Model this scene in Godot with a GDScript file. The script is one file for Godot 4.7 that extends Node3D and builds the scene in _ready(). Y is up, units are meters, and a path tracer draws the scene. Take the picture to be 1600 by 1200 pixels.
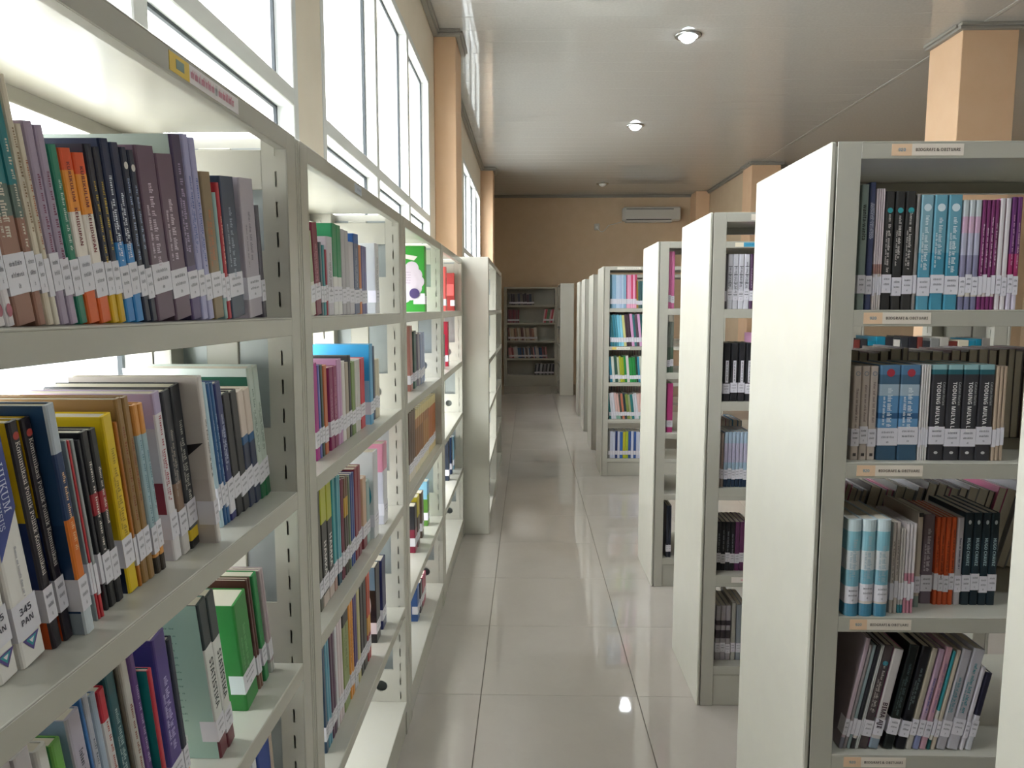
extends Node3D
# A library aisle: steel bookcases along a window wall and in rows on the other side.

const L_LEVELS := [1.463, 1.147, 0.82, 0.462]
const R_LEVELS := [1.476, 1.146, 0.831, 0.505]
const A_LEVELS := [1.476, 1.173, 0.853, 0.554]
const WALL_X := -0.74
const CEIL := 3.6
const FAR_Z := -13.9
const NEAR_Z := 4.0
const RIGHT_X := 7.5

var units := {}
var mats := {}
var mesh_cache := {}
var taken := {}
var rng := RandomNumberGenerator.new()
var print_pool: Array = []
var sans: SystemFont
var serif: SystemFont

# ------------------------------------------------------------------ mesh builder
class MB:
	var v := PackedVector3Array()
	var n := PackedVector3Array()
	var c := PackedColorArray()
	var col := Color.WHITE
	func tri(a: Vector3, b: Vector3, d: Vector3, nn: Vector3) -> void:
		v.append(a)
		if (d - a).cross(b - a).dot(nn) < 0.0:
			v.append(d)
			v.append(b)
		else:
			v.append(b)
			v.append(d)
		for i in 3:
			n.append(nn)
			c.append(col)
	func quad(a: Vector3, b: Vector3, d: Vector3, e: Vector3, nn: Vector3) -> void:
		tri(a, b, d, nn)
		tri(a, d, e, nn)
	func box(mn: Vector3, mx: Vector3) -> void:
		cbox(mn, mx, 0.0)
	func cbox(mn: Vector3, mx: Vector3, ch: float) -> void:
		var ctr := (mn + mx) * 0.5
		var hf := (mx - mn) * 0.5
		ch = minf(ch, minf(hf.x, minf(hf.y, hf.z)) * 0.6)
		for ax in 3:
			var a1 := (ax + 1) % 3
			var a2 := (ax + 2) % 3
			for s in [-1.0, 1.0]:
				var pts: Array[Vector3] = []
				for k in [[-1, -1], [1, -1], [1, 1], [-1, 1]]:
					var p := Vector3.ZERO
					p[ax] = s * hf[ax]
					p[a1] = k[0] * (hf[a1] - ch)
					p[a2] = k[1] * (hf[a2] - ch)
					pts.append(ctr + p)
				var nn := Vector3.ZERO
				nn[ax] = s
				quad(pts[0], pts[1], pts[2], pts[3], nn)
			if ch <= 0.0:
				continue
			for s1 in [-1.0, 1.0]:
				for s2 in [-1.0, 1.0]:
					var p1 := Vector3.ZERO
					var p2 := Vector3.ZERO
					p1[a1] = s1 * hf[a1]
					p1[a2] = s2 * (hf[a2] - ch)
					p2[a1] = s1 * (hf[a1] - ch)
					p2[a2] = s2 * hf[a2]
					var e := Vector3.ZERO
					e[ax] = hf[ax] - ch
					var nn2 := Vector3.ZERO
					nn2[a1] = s1
					nn2[a2] = s2
					nn2 = nn2.normalized()
					quad(ctr + p1 - e, ctr + p2 - e, ctr + p2 + e, ctr + p1 + e, nn2)
		if ch > 0.0:
			for sx in [-1.0, 1.0]:
				for sy in [-1.0, 1.0]:
					for sz in [-1.0, 1.0]:
						var s := Vector3(sx, sy, sz)
						var q := hf - Vector3(ch, ch, ch)
						tri(ctr + s * Vector3(hf.x, q.y, q.z), ctr + s * Vector3(q.x, hf.y, q.z), ctr + s * Vector3(q.x, q.y, hf.z), s.normalized())
	func poly(pts: Array, nn: Vector3) -> void:
		for i in range(1, pts.size() - 1):
			tri(pts[0], pts[i], pts[i + 1], nn)
	func lathe(prof: Array, at: Vector3, seg := 32) -> void:
		# prof: Vector2(radius, y) list, turned round y
		for i in prof.size() - 1:
			var a: Vector2 = prof[i]
			var b: Vector2 = prof[i + 1]
			var t := b - a
			var nr := Vector2(t.y, -t.x).normalized()
			for k in seg:
				var f0 := TAU * k / seg
				var f1 := TAU * (k + 1) / seg
				var d0 := Vector3(cos(f0), 0, sin(f0))
				var d1 := Vector3(cos(f1), 0, sin(f1))
				var dm := (d0 + d1).normalized()
				quad(at + d0 * a.x + Vector3.UP * a.y, at + d1 * a.x + Vector3.UP * a.y, at + d1 * b.x + Vector3.UP * b.y, at + d0 * b.x + Vector3.UP * b.y, (dm * nr.x + Vector3.UP * nr.y).normalized())
	func tube(path: Array, r: float, seg := 8) -> void:
		for i in path.size() - 1:
			var a: Vector3 = path[i]
			var b: Vector3 = path[i + 1]
			var d := (b - a).normalized()
			var s := d.cross(Vector3.UP if absf(d.y) < 0.9 else Vector3.RIGHT).normalized()
			var t := d.cross(s)
			for k in seg:
				var f0 := TAU * k / seg
				var f1 := TAU * (k + 1) / seg
				var o0 := s * cos(f0) + t * sin(f0)
				var o1 := s * cos(f1) + t * sin(f1)
				quad(a + o0 * r, a + o1 * r, b + o1 * r, b + o0 * r, (o0 + o1).normalized())
	func mesh() -> ArrayMesh:
		var arr := []
		arr.resize(Mesh.ARRAY_MAX)
		arr[Mesh.ARRAY_VERTEX] = v
		arr[Mesh.ARRAY_NORMAL] = n
		arr[Mesh.ARRAY_COLOR] = c
		var m := ArrayMesh.new()
		m.add_surface_from_arrays(Mesh.PRIMITIVE_TRIANGLES, arr)
		return m

# ------------------------------------------------------------------ node helpers
func numbered(called: String) -> String:
	var k: int = taken.get(called, -1) + 1
	taken[called] = k
	return called if k == 0 else "%s_%03d" % [called, k]

func thing(called: String, label: String, category: String, tf := Transform3D.IDENTITY, group := "", kind := "") -> Node3D:
	var o := Node3D.new()
	o.name = numbered(called)
	add_child(o)
	o.transform = tf
	tag(o, label, category, group, kind)
	return o

func tag(o: Node, label := "", category := "", group := "", kind := "") -> void:
	if label: o.set_meta("label", label)
	if category: o.set_meta("category", category)
	if group: o.set_meta("group", group)
	if kind: o.set_meta("kind", kind)

func part(called: String, m: Mesh, mat: Material, parent: Node, tf := Transform3D.IDENTITY) -> MeshInstance3D:
	var o := MeshInstance3D.new()
	o.name = called
	o.mesh = m
	o.material_override = mat
	o.transform = tf
	parent.add_child(o, true)
	return o

func struct_part(called: String, m: Mesh, mat: Material, label := "") -> MeshInstance3D:
	var o := part(called, m, mat, self)
	o.set_meta("kind", "structure")
	if label: o.set_meta("label", label)
	return o

func lin(hex: String) -> Color:
	return Color(hex).srgb_to_linear()

func flat_mat(hex: String, rough := 0.6) -> StandardMaterial3D:
	var k := "f%s%.2f" % [hex, rough]
	if not mats.has(k):
		var m := StandardMaterial3D.new()
		m.albedo_color = Color(hex)
		m.roughness = rough
		mats[k] = m
	return mats[k]

func noise_tex(freq: float, a: Color, b: Color, size := 256, seed_ := 1, octaves := 4) -> NoiseTexture2D:
	var f := FastNoiseLite.new()
	f.seed = seed_
	f.frequency = freq
	f.fractal_octaves = octaves
	var g := Gradient.new()
	g.set_color(0, a)
	g.set_color(1, b)
	var t := NoiseTexture2D.new()
	t.width = size
	t.height = size
	t.seamless = true
	t.noise = f
	t.color_ramp = g
	return t

func surf(tex: Texture2D, rough: float, scale_: float) -> StandardMaterial3D:
	var m := StandardMaterial3D.new()
	m.albedo_texture = tex
	m.roughness = rough
	m.uv1_triplanar = true
	m.uv1_world_triplanar = true
	m.uv1_scale = Vector3.ONE * scale_
	return m

func make_materials() -> void:
	# powder-coated steel of the bookcases: pale warm grey
	var paint := surf(noise_tex(0.05, Color("b4b2a6"), Color("b6b4a9"), 256, 3), 0.26, 0.7)
	paint.metallic_specular = 0.5
	mats.paint = paint
	var tile := surf(noise_tex(0.012, Color("aba49c"), Color("b0a9a1"), 512, 7), 0.03, 0.45)
	tile.metallic_specular = 0.6
	mats.tile = tile
	mats.grout = flat_mat("6f675e", 0.9)
	var ceil_ := surf(noise_tex(0.09, Color("bebdb8"), Color("c6c5c0"), 256, 11), 0.045, 1.4)
	ceil_.metallic_specular = 0.55
	mats.ceiling = ceil_
	mats.cream = surf(noise_tex(0.03, Color("ece2d0"), Color("f0e7d7"), 256, 13), 0.75, 0.5)
	mats.sand = surf(noise_tex(0.03, Color("d2bb9c"), Color("d7c1a4"), 256, 15), 0.75, 0.5)
	mats.peach = surf(noise_tex(0.03, Color("e6c19c"), Color("eac7a4"), 256, 17), 0.6, 0.5)
	mats.frame = flat_mat("dfe2e0", 0.35)
	mats.gasket = flat_mat("3c4246", 0.7)
	mats.trim = flat_mat("9a978f", 0.45)
	var glass := StandardMaterial3D.new()
	glass.albedo_color = Color(0.95, 1.0, 0.98, 0.06)
	glass.transparency = BaseMaterial3D.TRANSPARENCY_ALPHA
	glass.roughness = 0.02
	mats.glass = glass
	# printed board covers: colour of each book comes with its mesh
	var cover := StandardMaterial3D.new()
	cover.vertex_color_use_as_albedo = true
	cover.roughness = 0.32
	mats.cover = cover
	var pages := surf(noise_tex(0.5, Color("cdc6b6"), Color("ebe6da"), 128, 21, 2), 0.85, 9.0)
	pages.uv1_scale = Vector3(60, 2, 60)
	pages.uv1_world_triplanar = false
	mats.pages = pages
	mats.sticker = flat_mat("e2e0e8", 0.4)
	mats.ground = surf(noise_tex(0.02, Color("a2a29e"), Color("aaaaa6"), 256, 23), 0.9, 0.2)
	mats.plastic = flat_mat("c9c8c2", 0.4)
	mats.recess_grey = surf(noise_tex(0.04, Color("8b9190"), Color("929897"), 256, 37), 0.3, 0.8)  # darker, partly metallic grey for the plates in the side recesses
	mats.recess_grey.metallic = 0.35
	mats.dark = flat_mat("2a2a2c", 0.5)
	mats.chrome = flat_mat("b8b8b4", 0.25)
	mats.chrome.metallic = 0.9
	var bulb := StandardMaterial3D.new()
	bulb.albedo_color = Color(1, 1, 1)
	bulb.emission_enabled = true
	bulb.emission = Color(0.93, 0.97, 1.0)
	bulb.emission_energy_multiplier = 30.0
	mats.bulb = bulb
	mats.bulb_off = flat_mat("e4e4e0", 0.3)

# ------------------------------------------------------------------ setting
func build_shell() -> void:
	# floor: slab, then polished tiles 0.6 m square laid on it
	var mb := MB.new()
	mb.box(Vector3(-0.94, -0.2, FAR_Z - 0.2), Vector3(RIGHT_X + 0.2, -0.004, NEAR_Z + 0.2))
	var floor_ := struct_part("floor", mb.mesh(), mats.grout, "glossy beige tiled library floor")
	var tb := MB.new()
	tb.cbox(Vector3(-0.2985, -0.004, -0.2994), Vector3(0.2985, 0.0, 0.2994), 0.0008)
	var tile_mesh := tb.mesh()
	var wide := MB.new()
	wide.cbox(Vector3(3.4215, -0.004, FAR_Z), Vector3(RIGHT_X, 0.0, NEAR_Z), 0.001)
	wide.cbox(Vector3(WALL_X, -0.004, FAR_Z), Vector3(3.4185, 0.0, -13.4165), 0.001)
	wide.cbox(Vector3(WALL_X, -0.004, 0.3865), Vector3(3.4185, 0.0, NEAR_Z), 0.001)
	part("floor_field", wide.mesh(), mats.tile, floor_)
	for i in 7:
		for j in 23:
			part("tile", tile_mesh, mats.tile, floor_, Transform3D(Basis.IDENTITY, Vector3(-0.48 + 0.6 * i, 0, 0.085 - 0.6 * j)))
	# ceiling: slab above glossy strips running across the room
	mb = MB.new()
	mb.box(Vector3(-0.94, CEIL + 0.012, FAR_Z - 0.2), Vector3(RIGHT_X + 0.2, CEIL + 0.2, NEAR_Z + 0.2))
	var ceiling := struct_part("ceiling", mb.mesh(), mats.trim, "glossy grey strip ceiling")
	var pb := MB.new()
	pb.cbox(Vector3(-0.9, 0, -0.1245), Vector3(3.38, 0.012, 0.1245), 0.0015)
	var plank := pb.mesh()
	for j in 72:
		part("plank", plank, mats.ceiling, ceiling, Transform3D(Basis.IDENTITY, Vector3(0, CEIL, NEAR_Z - 0.125 - 0.25 * j)))
	mb = MB.new()
	mb.box(Vector3(3.42, CEIL, FAR_Z), Vector3(RIGHT_X, CEIL + 0.012, NEAR_Z))
	part("ceiling_field", mb.mesh(), mats.ceiling, ceiling)
	mb = MB.new()
	mb.box(Vector3(3.38, CEIL - 0.004, FAR_Z), Vector3(3.41, CEIL + 0.01, NEAR_Z))
	part("joint_strip", mb.mesh(), mats.ceiling, ceiling)
	# window wall, pierced by the windows
	var spans := [[-2.36, -0.46, 0.30], [-5.47, -2.64, 0.30], [-8.02, -6.42, 1.85], [-11.05, -8.25, 1.85]]  # far sills raised, first window kept short, to cut the daylight let in
	mb = MB.new()
	var z := NEAR_Z
	for s in spans:
		mb.box(Vector3(-0.94, 0, s[1]), Vector3(WALL_X, CEIL, z))
		mb.box(Vector3(-0.94, 0, s[0]), Vector3(WALL_X, s[2], s[1]))
		mb.box(Vector3(-0.94, 3.16, s[0]), Vector3(WALL_X, CEIL, s[1]))
		z = s[0]
	mb.box(Vector3(-0.94, 0, FAR_Z), Vector3(WALL_X, CEIL, z))
	struct_part("wall_left", mb.mesh(), mats.cream, "cream wall with tall windows")
	var k := 1
	for s in spans:
		window(k, s[0], s[1], 3 if s[1] - s[0] > 2.0 else 2, s[2])
		k += 1
	mb = MB.new()
	mb.box(Vector3(-0.94, 0, FAR_Z - 0.2), Vector3(RIGHT_X + 0.2, CEIL, FAR_Z))
	struct_part("wall_back", mb.mesh(), mats.sand, "plain sand coloured end wall")
	mb = MB.new()
	mb.box(Vector3(RIGHT_X, 0, FAR_Z), Vector3(RIGHT_X + 0.2, CEIL, -11.1))
	mb.box(Vector3(RIGHT_X, 0, -11.1), Vector3(RIGHT_X + 0.2, CEIL, NEAR_Z))
	mb.box(Vector3(3.30, 0, FAR_Z), Vector3(3.46, CEIL, -11.29))
	mb.box(Vector3(3.30, 0, -11.29), Vector3(RIGHT_X, CEIL, -11.13))
	struct_part("wall_right", mb.mesh(), mats.sand, "sand coloured side wall")
	mb = MB.new()
	mb.box(Vector3(-0.94, 0, NEAR_Z), Vector3(RIGHT_X + 0.2, CEIL, NEAR_Z + 0.2))
	struct_part("wall_front", mb.mesh(), mats.sand, "sand coloured wall behind the aisle")
	# square columns
	for c in [[-0.74, -5.76, 0.17, 0.45, "peach square column standing between two windows"], [-0.74, -11.17, 0.19, 0.45, "peach square column past the last window"],
			[3.26, -5.72, 0.42, 0.45, "free-standing peach square column on the right of the room"], [3.26, -10.84, 0.42, 0.44, "peach square column at the corner near the air conditioner"], [3.05, -13.45, 0.25, 0.45, "peach corner column on the end wall"]]:
		mb = MB.new()
		mb.cbox(Vector3(c[0], 0, c[1] - c[3]), Vector3(c[0] + c[2], CEIL - 0.001, c[1]), 0.004)
		var o := part(numbered("column"), mb.mesh(), mats.peach, self)
		tag(o, c[4], "column", "", "structure")
	# dark cove moulding under the ceiling
	mb = MB.new()
	cove(mb, Vector3(WALL_X, 0, NEAR_Z), Vector3(WALL_X, 0, -5.76), Vector3.RIGHT)
	cove(mb, Vector3(WALL_X, 0, -6.21), Vector3(WALL_X, 0, -11.17), Vector3.RIGHT)
	cove(mb, Vector3(WALL_X, 0, -11.62), Vector3(WALL_X, 0, FAR_Z), Vector3.RIGHT)
	struct_part("trim_1", mb.mesh(), mats.trim, "grey cove moulding above the windows")
	mb = MB.new()
	for c in [[-0.74, -5.76, 0.17, 0.45], [-0.74, -11.17, 0.19, 0.45], [3.26, -5.72, 0.42, 0.45], [3.26, -10.84, 0.42, 0.44]]:
		var x1: float = c[0] + c[2]
		var z1: float = c[1] - c[3]
		cove(mb, Vector3(c[0] - 0.04, 0, c[1]), Vector3(x1 + 0.04, 0, c[1]), Vector3.BACK)
		cove(mb, Vector3(x1, 0, c[1]), Vector3(x1, 0, z1), Vector3.RIGHT)
		if c[0] > 0.0:
			cove(mb, Vector3(c[0], 0, c[1]), Vector3(c[0], 0, z1), Vector3.LEFT)
	struct_part("trim_2", mb.mesh(), mats.trim, "grey cove moulding round the columns")
	mb = MB.new()
	cove(mb, Vector3(WALL_X, 0, FAR_Z), Vector3(3.3, 0, FAR_Z), Vector3.BACK)
	cove(mb, Vector3(3.3, 0, FAR_Z), Vector3(3.3, 0, -11.13), Vector3.LEFT)
	cove(mb, Vector3(3.3, 0, -11.13), Vector3(RIGHT_X, 0, -11.13), Vector3.BACK)
	struct_part("trim_3", mb.mesh(), mats.trim, "grey cove moulding along the end walls")
	# paved yard outside the windows
	mb = MB.new()
	mb.box(Vector3(-60, -0.6, -60), Vector3(-0.95, -0.35, 40))
	mb.box(Vector3(RIGHT_X + 0.21, -0.6, -60), Vector3(60, -0.35, 40))
	struct_part("yard_ground", mb.mesh(), mats.ground, "pale paved yard outside")

func cove(mb: MB, a: Vector3, b: Vector3, out_: Vector3) -> void:
	for st in [[0.055, 0.0, 0.022], [0.038, 0.022, 0.045]]:
		var mn := Vector3(minf(a.x, b.x), CEIL - st[2], minf(a.z, b.z))
		var mx := Vector3(maxf(a.x, b.x), CEIL - st[1], maxf(a.z, b.z))
		var o: Vector3 = out_ * st[0]
		mn = mn.min(mn + o)
		mx = mx.max(mx + o)
		mb.cbox(mn, mx, 0.004)

func window(k: int, z0: float, z1: float, bays: int, y0: float, tf := Transform3D.IDENTITY) -> void:
	# aluminium frame: outer frame, mullions, a transom; panes set 4 cm behind the face
	var o := Node3D.new()
	o.name = "window_%d" % k
	o.transform = tf
	add_child(o)
	tag(o, "white aluminium framed window with transom", "", "", "structure")
	var xa := -0.82
	var xb := -0.738
	var y1 := 3.16
	var tr := 2.11
	var fw := 0.045
	var mb := MB.new()
	mb.cbox(Vector3(xa, y0, z0), Vector3(xb, y0 + fw, z1), 0.003)
	mb.cbox(Vector3(xa, y1 - fw, z0), Vector3(xb, y1, z1), 0.003)
	mb.cbox(Vector3(xa, y0, z0), Vector3(xb, y1, z0 + fw), 0.003)
	mb.cbox(Vector3(xa, y0, z1 - fw), Vector3(xb, y1, z1), 0.003)
	part("frame", mb.mesh(), mats.frame, o)
	mb = MB.new()
	mb.cbox(Vector3(xa, tr, z0 + fw), Vector3(xb, tr + 0.056, z1 - fw), 0.003)
	part("transom", mb.mesh(), mats.frame, o)
	var step := minf((z1 - z0 - fw) / bays, 0.932) if bays < 3 or z1 < 0.0 else 0.932
	for i in range(1, bays):
		mb = MB.new()
		var zz := z0 + fw * 0.5 + step * i
		mb.cbox(Vector3(xa, y0 + fw, zz - 0.028), Vector3(xb + 0.001, y1 - fw, zz + 0.028), 0.003)
		part("mullion", mb.mesh(), mats.frame, o)
	for i in bays:
		var za := z0 + fw * 0.5 + step * i + 0.028
		var zb := minf(z0 + fw * 0.5 + step * (i + 1), z1 - fw * 0.5) - 0.028
		for yy in [[y0 + fw, tr], [tr + 0.056, y1 - fw]]:
			var ya: float = yy[0]
			var yb: float = yy[1]
			mb = MB.new()
			mb.box(Vector3(-0.806, ya, za), Vector3(-0.800, yb, zb))
			var pane := part("pane", mb.mesh(), mats.glass, o)
			mb = MB.new()
			var g := 0.009
			mb.box(Vector3(-0.800, ya, za), Vector3(-0.790, ya + g, zb))
			mb.box(Vector3(-0.800, yb - g, za), Vector3(-0.790, yb, zb))
			mb.box(Vector3(-0.800, ya, za), Vector3(-0.790, yb, za + g))
			mb.box(Vector3(-0.800, ya, zb - g), Vector3(-0.790, yb, zb))
			part("gasket", mb.mesh(), mats.gasket, pane)

# ------------------------------------------------------------------ bookcases
const POST_W := 0.045
const SKIN := 0.012

func post_mesh(h: float, depth: float, side: int, slotted_face: bool) -> ArrayMesh:
	# hollow steel post; its inner face is punched with slots. side +1: stands at the left of the case
	var key := "post%.3f%.3f%d%s" % [h, depth, side, slotted_face]
	if mesh_cache.has(key):
		return mesh_cache[key]
	var mb := MB.new()
	var x0 := 0.0
	var x1 := POST_W * side
	var lo := minf(x0, x1)
	var hi := maxf(x0, x1)
	var t := 0.0025
	mb.cbox(Vector3(lo, 0, -t), Vector3(hi, h, 0), 0.001)
	mb.box(Vector3(lo, 0, -depth), Vector3(hi, h, -depth + t))
	var xi := hi - t if side > 0 else lo
	if slotted_face:
		var sz := -depth * 0.5 + 0.002
		var sw := 0.0018
		mb.box(Vector3(xi, 0, sz + sw), Vector3(xi + t, h, -t))
		mb.box(Vector3(xi, 0, -depth + t), Vector3(xi + t, h, sz - sw))
		var y := 0.0
		var pitch := 0.052
		var k := 0
		while y < h:
			var y2 := minf(h, y + pitch - 0.026)
			mb.box(Vector3(xi, y, sz - sw), Vector3(xi + t, y2, sz + sw))
			y += pitch
			k += 1
	else:
		mb.box(Vector3(xi, 0, -depth + t), Vector3(xi + t, h, -t))
	mesh_cache[key] = mb.mesh()
	return mesh_cache[key]

func bracket_mesh(len_: float, up: float, hole_z: float) -> ArrayMesh:
	# upright plate at a shelf's end with a round hole; lies in the yz plane, z from 0 to -len
	var key := "br%.3f%.3f%.3f" % [len_, up, hole_z]
	if mesh_cache.has(key):
		return mesh_cache[key]
	var mb := MB.new()
	var r := 0.02
	var c := Vector2(-hole_z, up * 0.5)
	var seg := 24
	var t := 0.002
	var ring := []
	var edge := []
	for k in seg:
		var a := TAU * k / seg
		var d := Vector2(cos(a), sin(a))
		ring.append(c + d * r)
		var m := 1e9
		if d.x > 1e-6: m = minf(m, (0.0 - c.x) / d.x)
		if d.x < -1e-6: m = minf(m, (-len_ - c.x) / d.x)
		if d.y > 1e-6: m = minf(m, (up - c.y) / d.y)
		if d.y < -1e-6: m = minf(m, (0.0 - c.y) / d.y)
		edge.append(c + d * m)
	for k in seg:
		var q := (k + 1) % seg
		for x in [-t, t]:
			var nn := Vector3(signf(x), 0, 0)
			mb.quad(Vector3(x, ring[k].y, ring[k].x), Vector3(x, ring[q].y, ring[q].x), Vector3(x, edge[q].y, edge[q].x), Vector3(x, edge[k].y, edge[k].x), nn)
			# corners of the plate missed by the radial fan
			var e1: Vector2 = edge[k]
			var e2: Vector2 = edge[q]
			if absf(e1.x - e2.x) > 1e-5 and absf(e1.y - e2.y) > 1e-5:
				var cx := 0.0 if maxf(e1.x, e2.x) > -1e-5 else -len_
				var cy := up if maxf(e1.y, e2.y) > up - 1e-5 else 0.0
				mb.tri(Vector3(x, e1.y, e1.x), Vector3(x, cy, cx), Vector3(x, e2.y, e2.x), nn)
		var nr: Vector2 = (c - (ring[k] + ring[q]) * 0.5).normalized()
		mb.quad(Vector3(-t, ring[k].y, ring[k].x), Vector3(-t, ring[q].y, ring[q].x), Vector3(t, ring[q].y, ring[q].x), Vector3(t, ring[k].y, ring[k].x), Vector3(0, nr.y, nr.x))
	mb.box(Vector3(-t, up, -len_), Vector3(t, up + 0.002, 0))
	mesh_cache[key] = mb.mesh()
	return mesh_cache[key]

func shelf_mesh(w: float, d: float) -> ArrayMesh:
	var key := "shelf%.3f%.3f" % [w, d]
	if mesh_cache.has(key):
		return mesh_cache[key]
	var mb := MB.new()
	mb.cbox(Vector3(0, -0.003, -d), Vector3(w, 0, 0), 0.0009)
	mb.cbox(Vector3(0, -0.032, -0.003), Vector3(w, -0.0028, 0), 0.0006)
	mb.cbox(Vector3(0, -0.032, -d), Vector3(w, -0.0028, -d + 0.003), 0.0006)
	mb.box(Vector3(0, -0.032, -0.018), Vector3(w, -0.030, -0.003))
	mb.box(Vector3(0, -0.032, -d + 0.003), Vector3(w, -0.030, -d + 0.018))
	mesh_cache[key] = mb.mesh()
	return mesh_cache[key]

func bookcase(key: String, at: Vector3, turn: float, w: float, d: float, h: float, levels: Array, base: float, label: String, group: String, backed := false) -> Node3D:
	var paint: Material = mats.paint
	var tf := Transform3D(Basis(Vector3.UP, deg_to_rad(turn)), at)
	var o := thing("bookcase", label, "bookcase", tf, group)
	units[key] = {"tf": tf, "levels": levels + [base], "node": o, "w": w, "d": d}
	var inner := SKIN + 0.002 + POST_W
	for s in [1, -1]:
		var mb := MB.new()
		var xa := 0.0 if s > 0 else w - SKIN
		mb.cbox(Vector3(xa, 0, -d), Vector3(xa + SKIN, h, 0), 0.003)
		var xr := xa + SKIN if s > 0 else xa - 0.006
		mb.cbox(Vector3(xr, 0.02, -d * 0.5 - 0.03), Vector3(xr + 0.006, h - 0.02, -d * 0.5 + 0.03), 0.005)
		var panel := part("side_panel", mb.mesh(), paint, o)
		if d < 0.4:
			mb = MB.new()
			var xp := xr if s > 0 else xr + 0.004
			for q in [[-d + 0.07, -d * 0.5 - 0.03], [-d * 0.5 + 0.03, -0.045]]:
				mb.cbox(Vector3(xp, 0.02, q[0]), Vector3(xp + 0.002, h - 0.02, q[1]), 0.0005)
			part("inner_panel", mb.mesh(), mats.recess_grey, panel)  # added plates, darker grey than the paint, to darken the recess
		var px := SKIN + 0.002 if s > 0 else w - SKIN - 0.002
		part("post", post_mesh(h, 0.045, s, true), paint, panel, Transform3D(Basis.IDENTITY, Vector3(px, 0, 0)))
		part("post", post_mesh(h, 0.07, s, true), paint, panel, Transform3D(Basis.IDENTITY, Vector3(px, 0, -d + 0.07)))
		mb = MB.new()
		var xi := inner - 0.003 if s > 0 else w - inner
		mb.cbox(Vector3(xi, h - 0.10, -d + 0.045), Vector3(xi + 0.003, h - 0.032, -0.045), 0.001)
		part("rail", mb.mesh(), paint, panel)
	var iw := w - 2.0 * inner
	for y in levels:
		var sh := part("shelf", shelf_mesh(iw, d), paint, o, Transform3D(Basis.IDENTITY, Vector3(inner, y, 0)))
		for s in [1, -1]:
			part("bracket", bracket_mesh(d - 0.09, 0.115, 0.042), paint, sh, Transform3D(Basis.IDENTITY, Vector3(-0.002 if s > 0 else iw + 0.002, 0, -0.045)))
	part("top_panel", shelf_mesh(iw, d), paint, o, Transform3D(Basis.IDENTITY, Vector3(inner, h, 0)))
	var bs := part("base_shelf", shelf_mesh(iw, d), paint, o, Transform3D(Basis.IDENTITY, Vector3(inner, base, 0)))
	for s in [1, -1]:
		part("bracket", bracket_mesh(d - 0.09, 0.115, 0.042), paint, bs, Transform3D(Basis.IDENTITY, Vector3(-0.002 if s > 0 else iw + 0.002, 0, -0.045)))
	var pl := MB.new()
	pl.cbox(Vector3(inner, 0, -0.012), Vector3(w - inner, base - 0.034, -0.004), 0.002)
	pl.cbox(Vector3(inner, 0, -d + 0.004), Vector3(w - inner, base - 0.034, -d + 0.012), 0.002)
	part("plinth", pl.mesh(), paint, o)
	if backed:
		var bk := MB.new()
		bk.box(Vector3(SKIN, base, -d + 0.003), Vector3(w - SKIN, h - 0.03, -d + 0.006))
		part("back_panel", bk.mesh(), paint, o)
	return o

func lip_of(key: String, level: int) -> Node3D:
	var shelves := []
	for ch in units[key].node.get_children():
		if ch.name.begins_with("shelf"):
			shelves.append(ch)
		elif ch.name.begins_with("top_panel"):
			shelves.push_front(ch)
	return shelves[level]

func plain_sign(key: String, level: int, u0: float, u1: float, end_hex: String, hex: String, ink: String) -> void:
	# paper strip on a shelf's lip whose print is too small to read
	var sh := lip_of(key, level)
	var a := u0 - sh.position.x
	var b := u1 - sh.position.x
	var e := a + (b - a) * 0.25
	var mb := MB.new()
	mb.col = lin(end_hex)
	mb.box(Vector3(a, -0.027, 0), Vector3(e, -0.006, 0.0006))
	mb.col = lin(hex)
	mb.box(Vector3(e, -0.027, 0), Vector3(b, -0.006, 0.0006))
	var plate := part("shelf_sign", mb.mesh(), mats.cover, sh)
	part("print", print_pool[3], flat_mat(ink, 0.5), plate, Transform3D(Basis.from_scale(Vector3((b - e) * 0.8, 0.009, 1)), Vector3((e + b) * 0.5, -0.0165, 0.0009)))

func sign_on(key: String, level: int, u0: float, u1: float) -> void:
	# paper strip on a shelf's front lip: class number and subject
	var sh := lip_of(key, level)
	var a := u0 - sh.position.x
	var b := u1 - sh.position.x
	var st := MB.new()
	st.col = lin("e9dfd2")
	st.box(Vector3(a + (b - a) * 0.28, -0.027, 0), Vector3(b, -0.005, 0.0006))
	st.col = lin("e9c9a8")
	st.box(Vector3(a, -0.027, 0), Vector3(a + (b - a) * 0.28, -0.005, 0.0006))
	var plate := part("shelf_sign", st.mesh(), mats.cover, sh)
	tag(plate, "cream paper sign with dark lettering")
	text_on("BIOGRAFI & OBITUARI", sans, Vector3(a + (b - a) * 0.64, -0.016, 0.0009), (b - a) * 0.62, 0.010, "5a5048", plate, false)
	text_on("920", sans, Vector3(a + (b - a) * 0.14, -0.016, 0.0010), (b - a) * 0.10, 0.009, "7aa0b0", plate, false)

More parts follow.
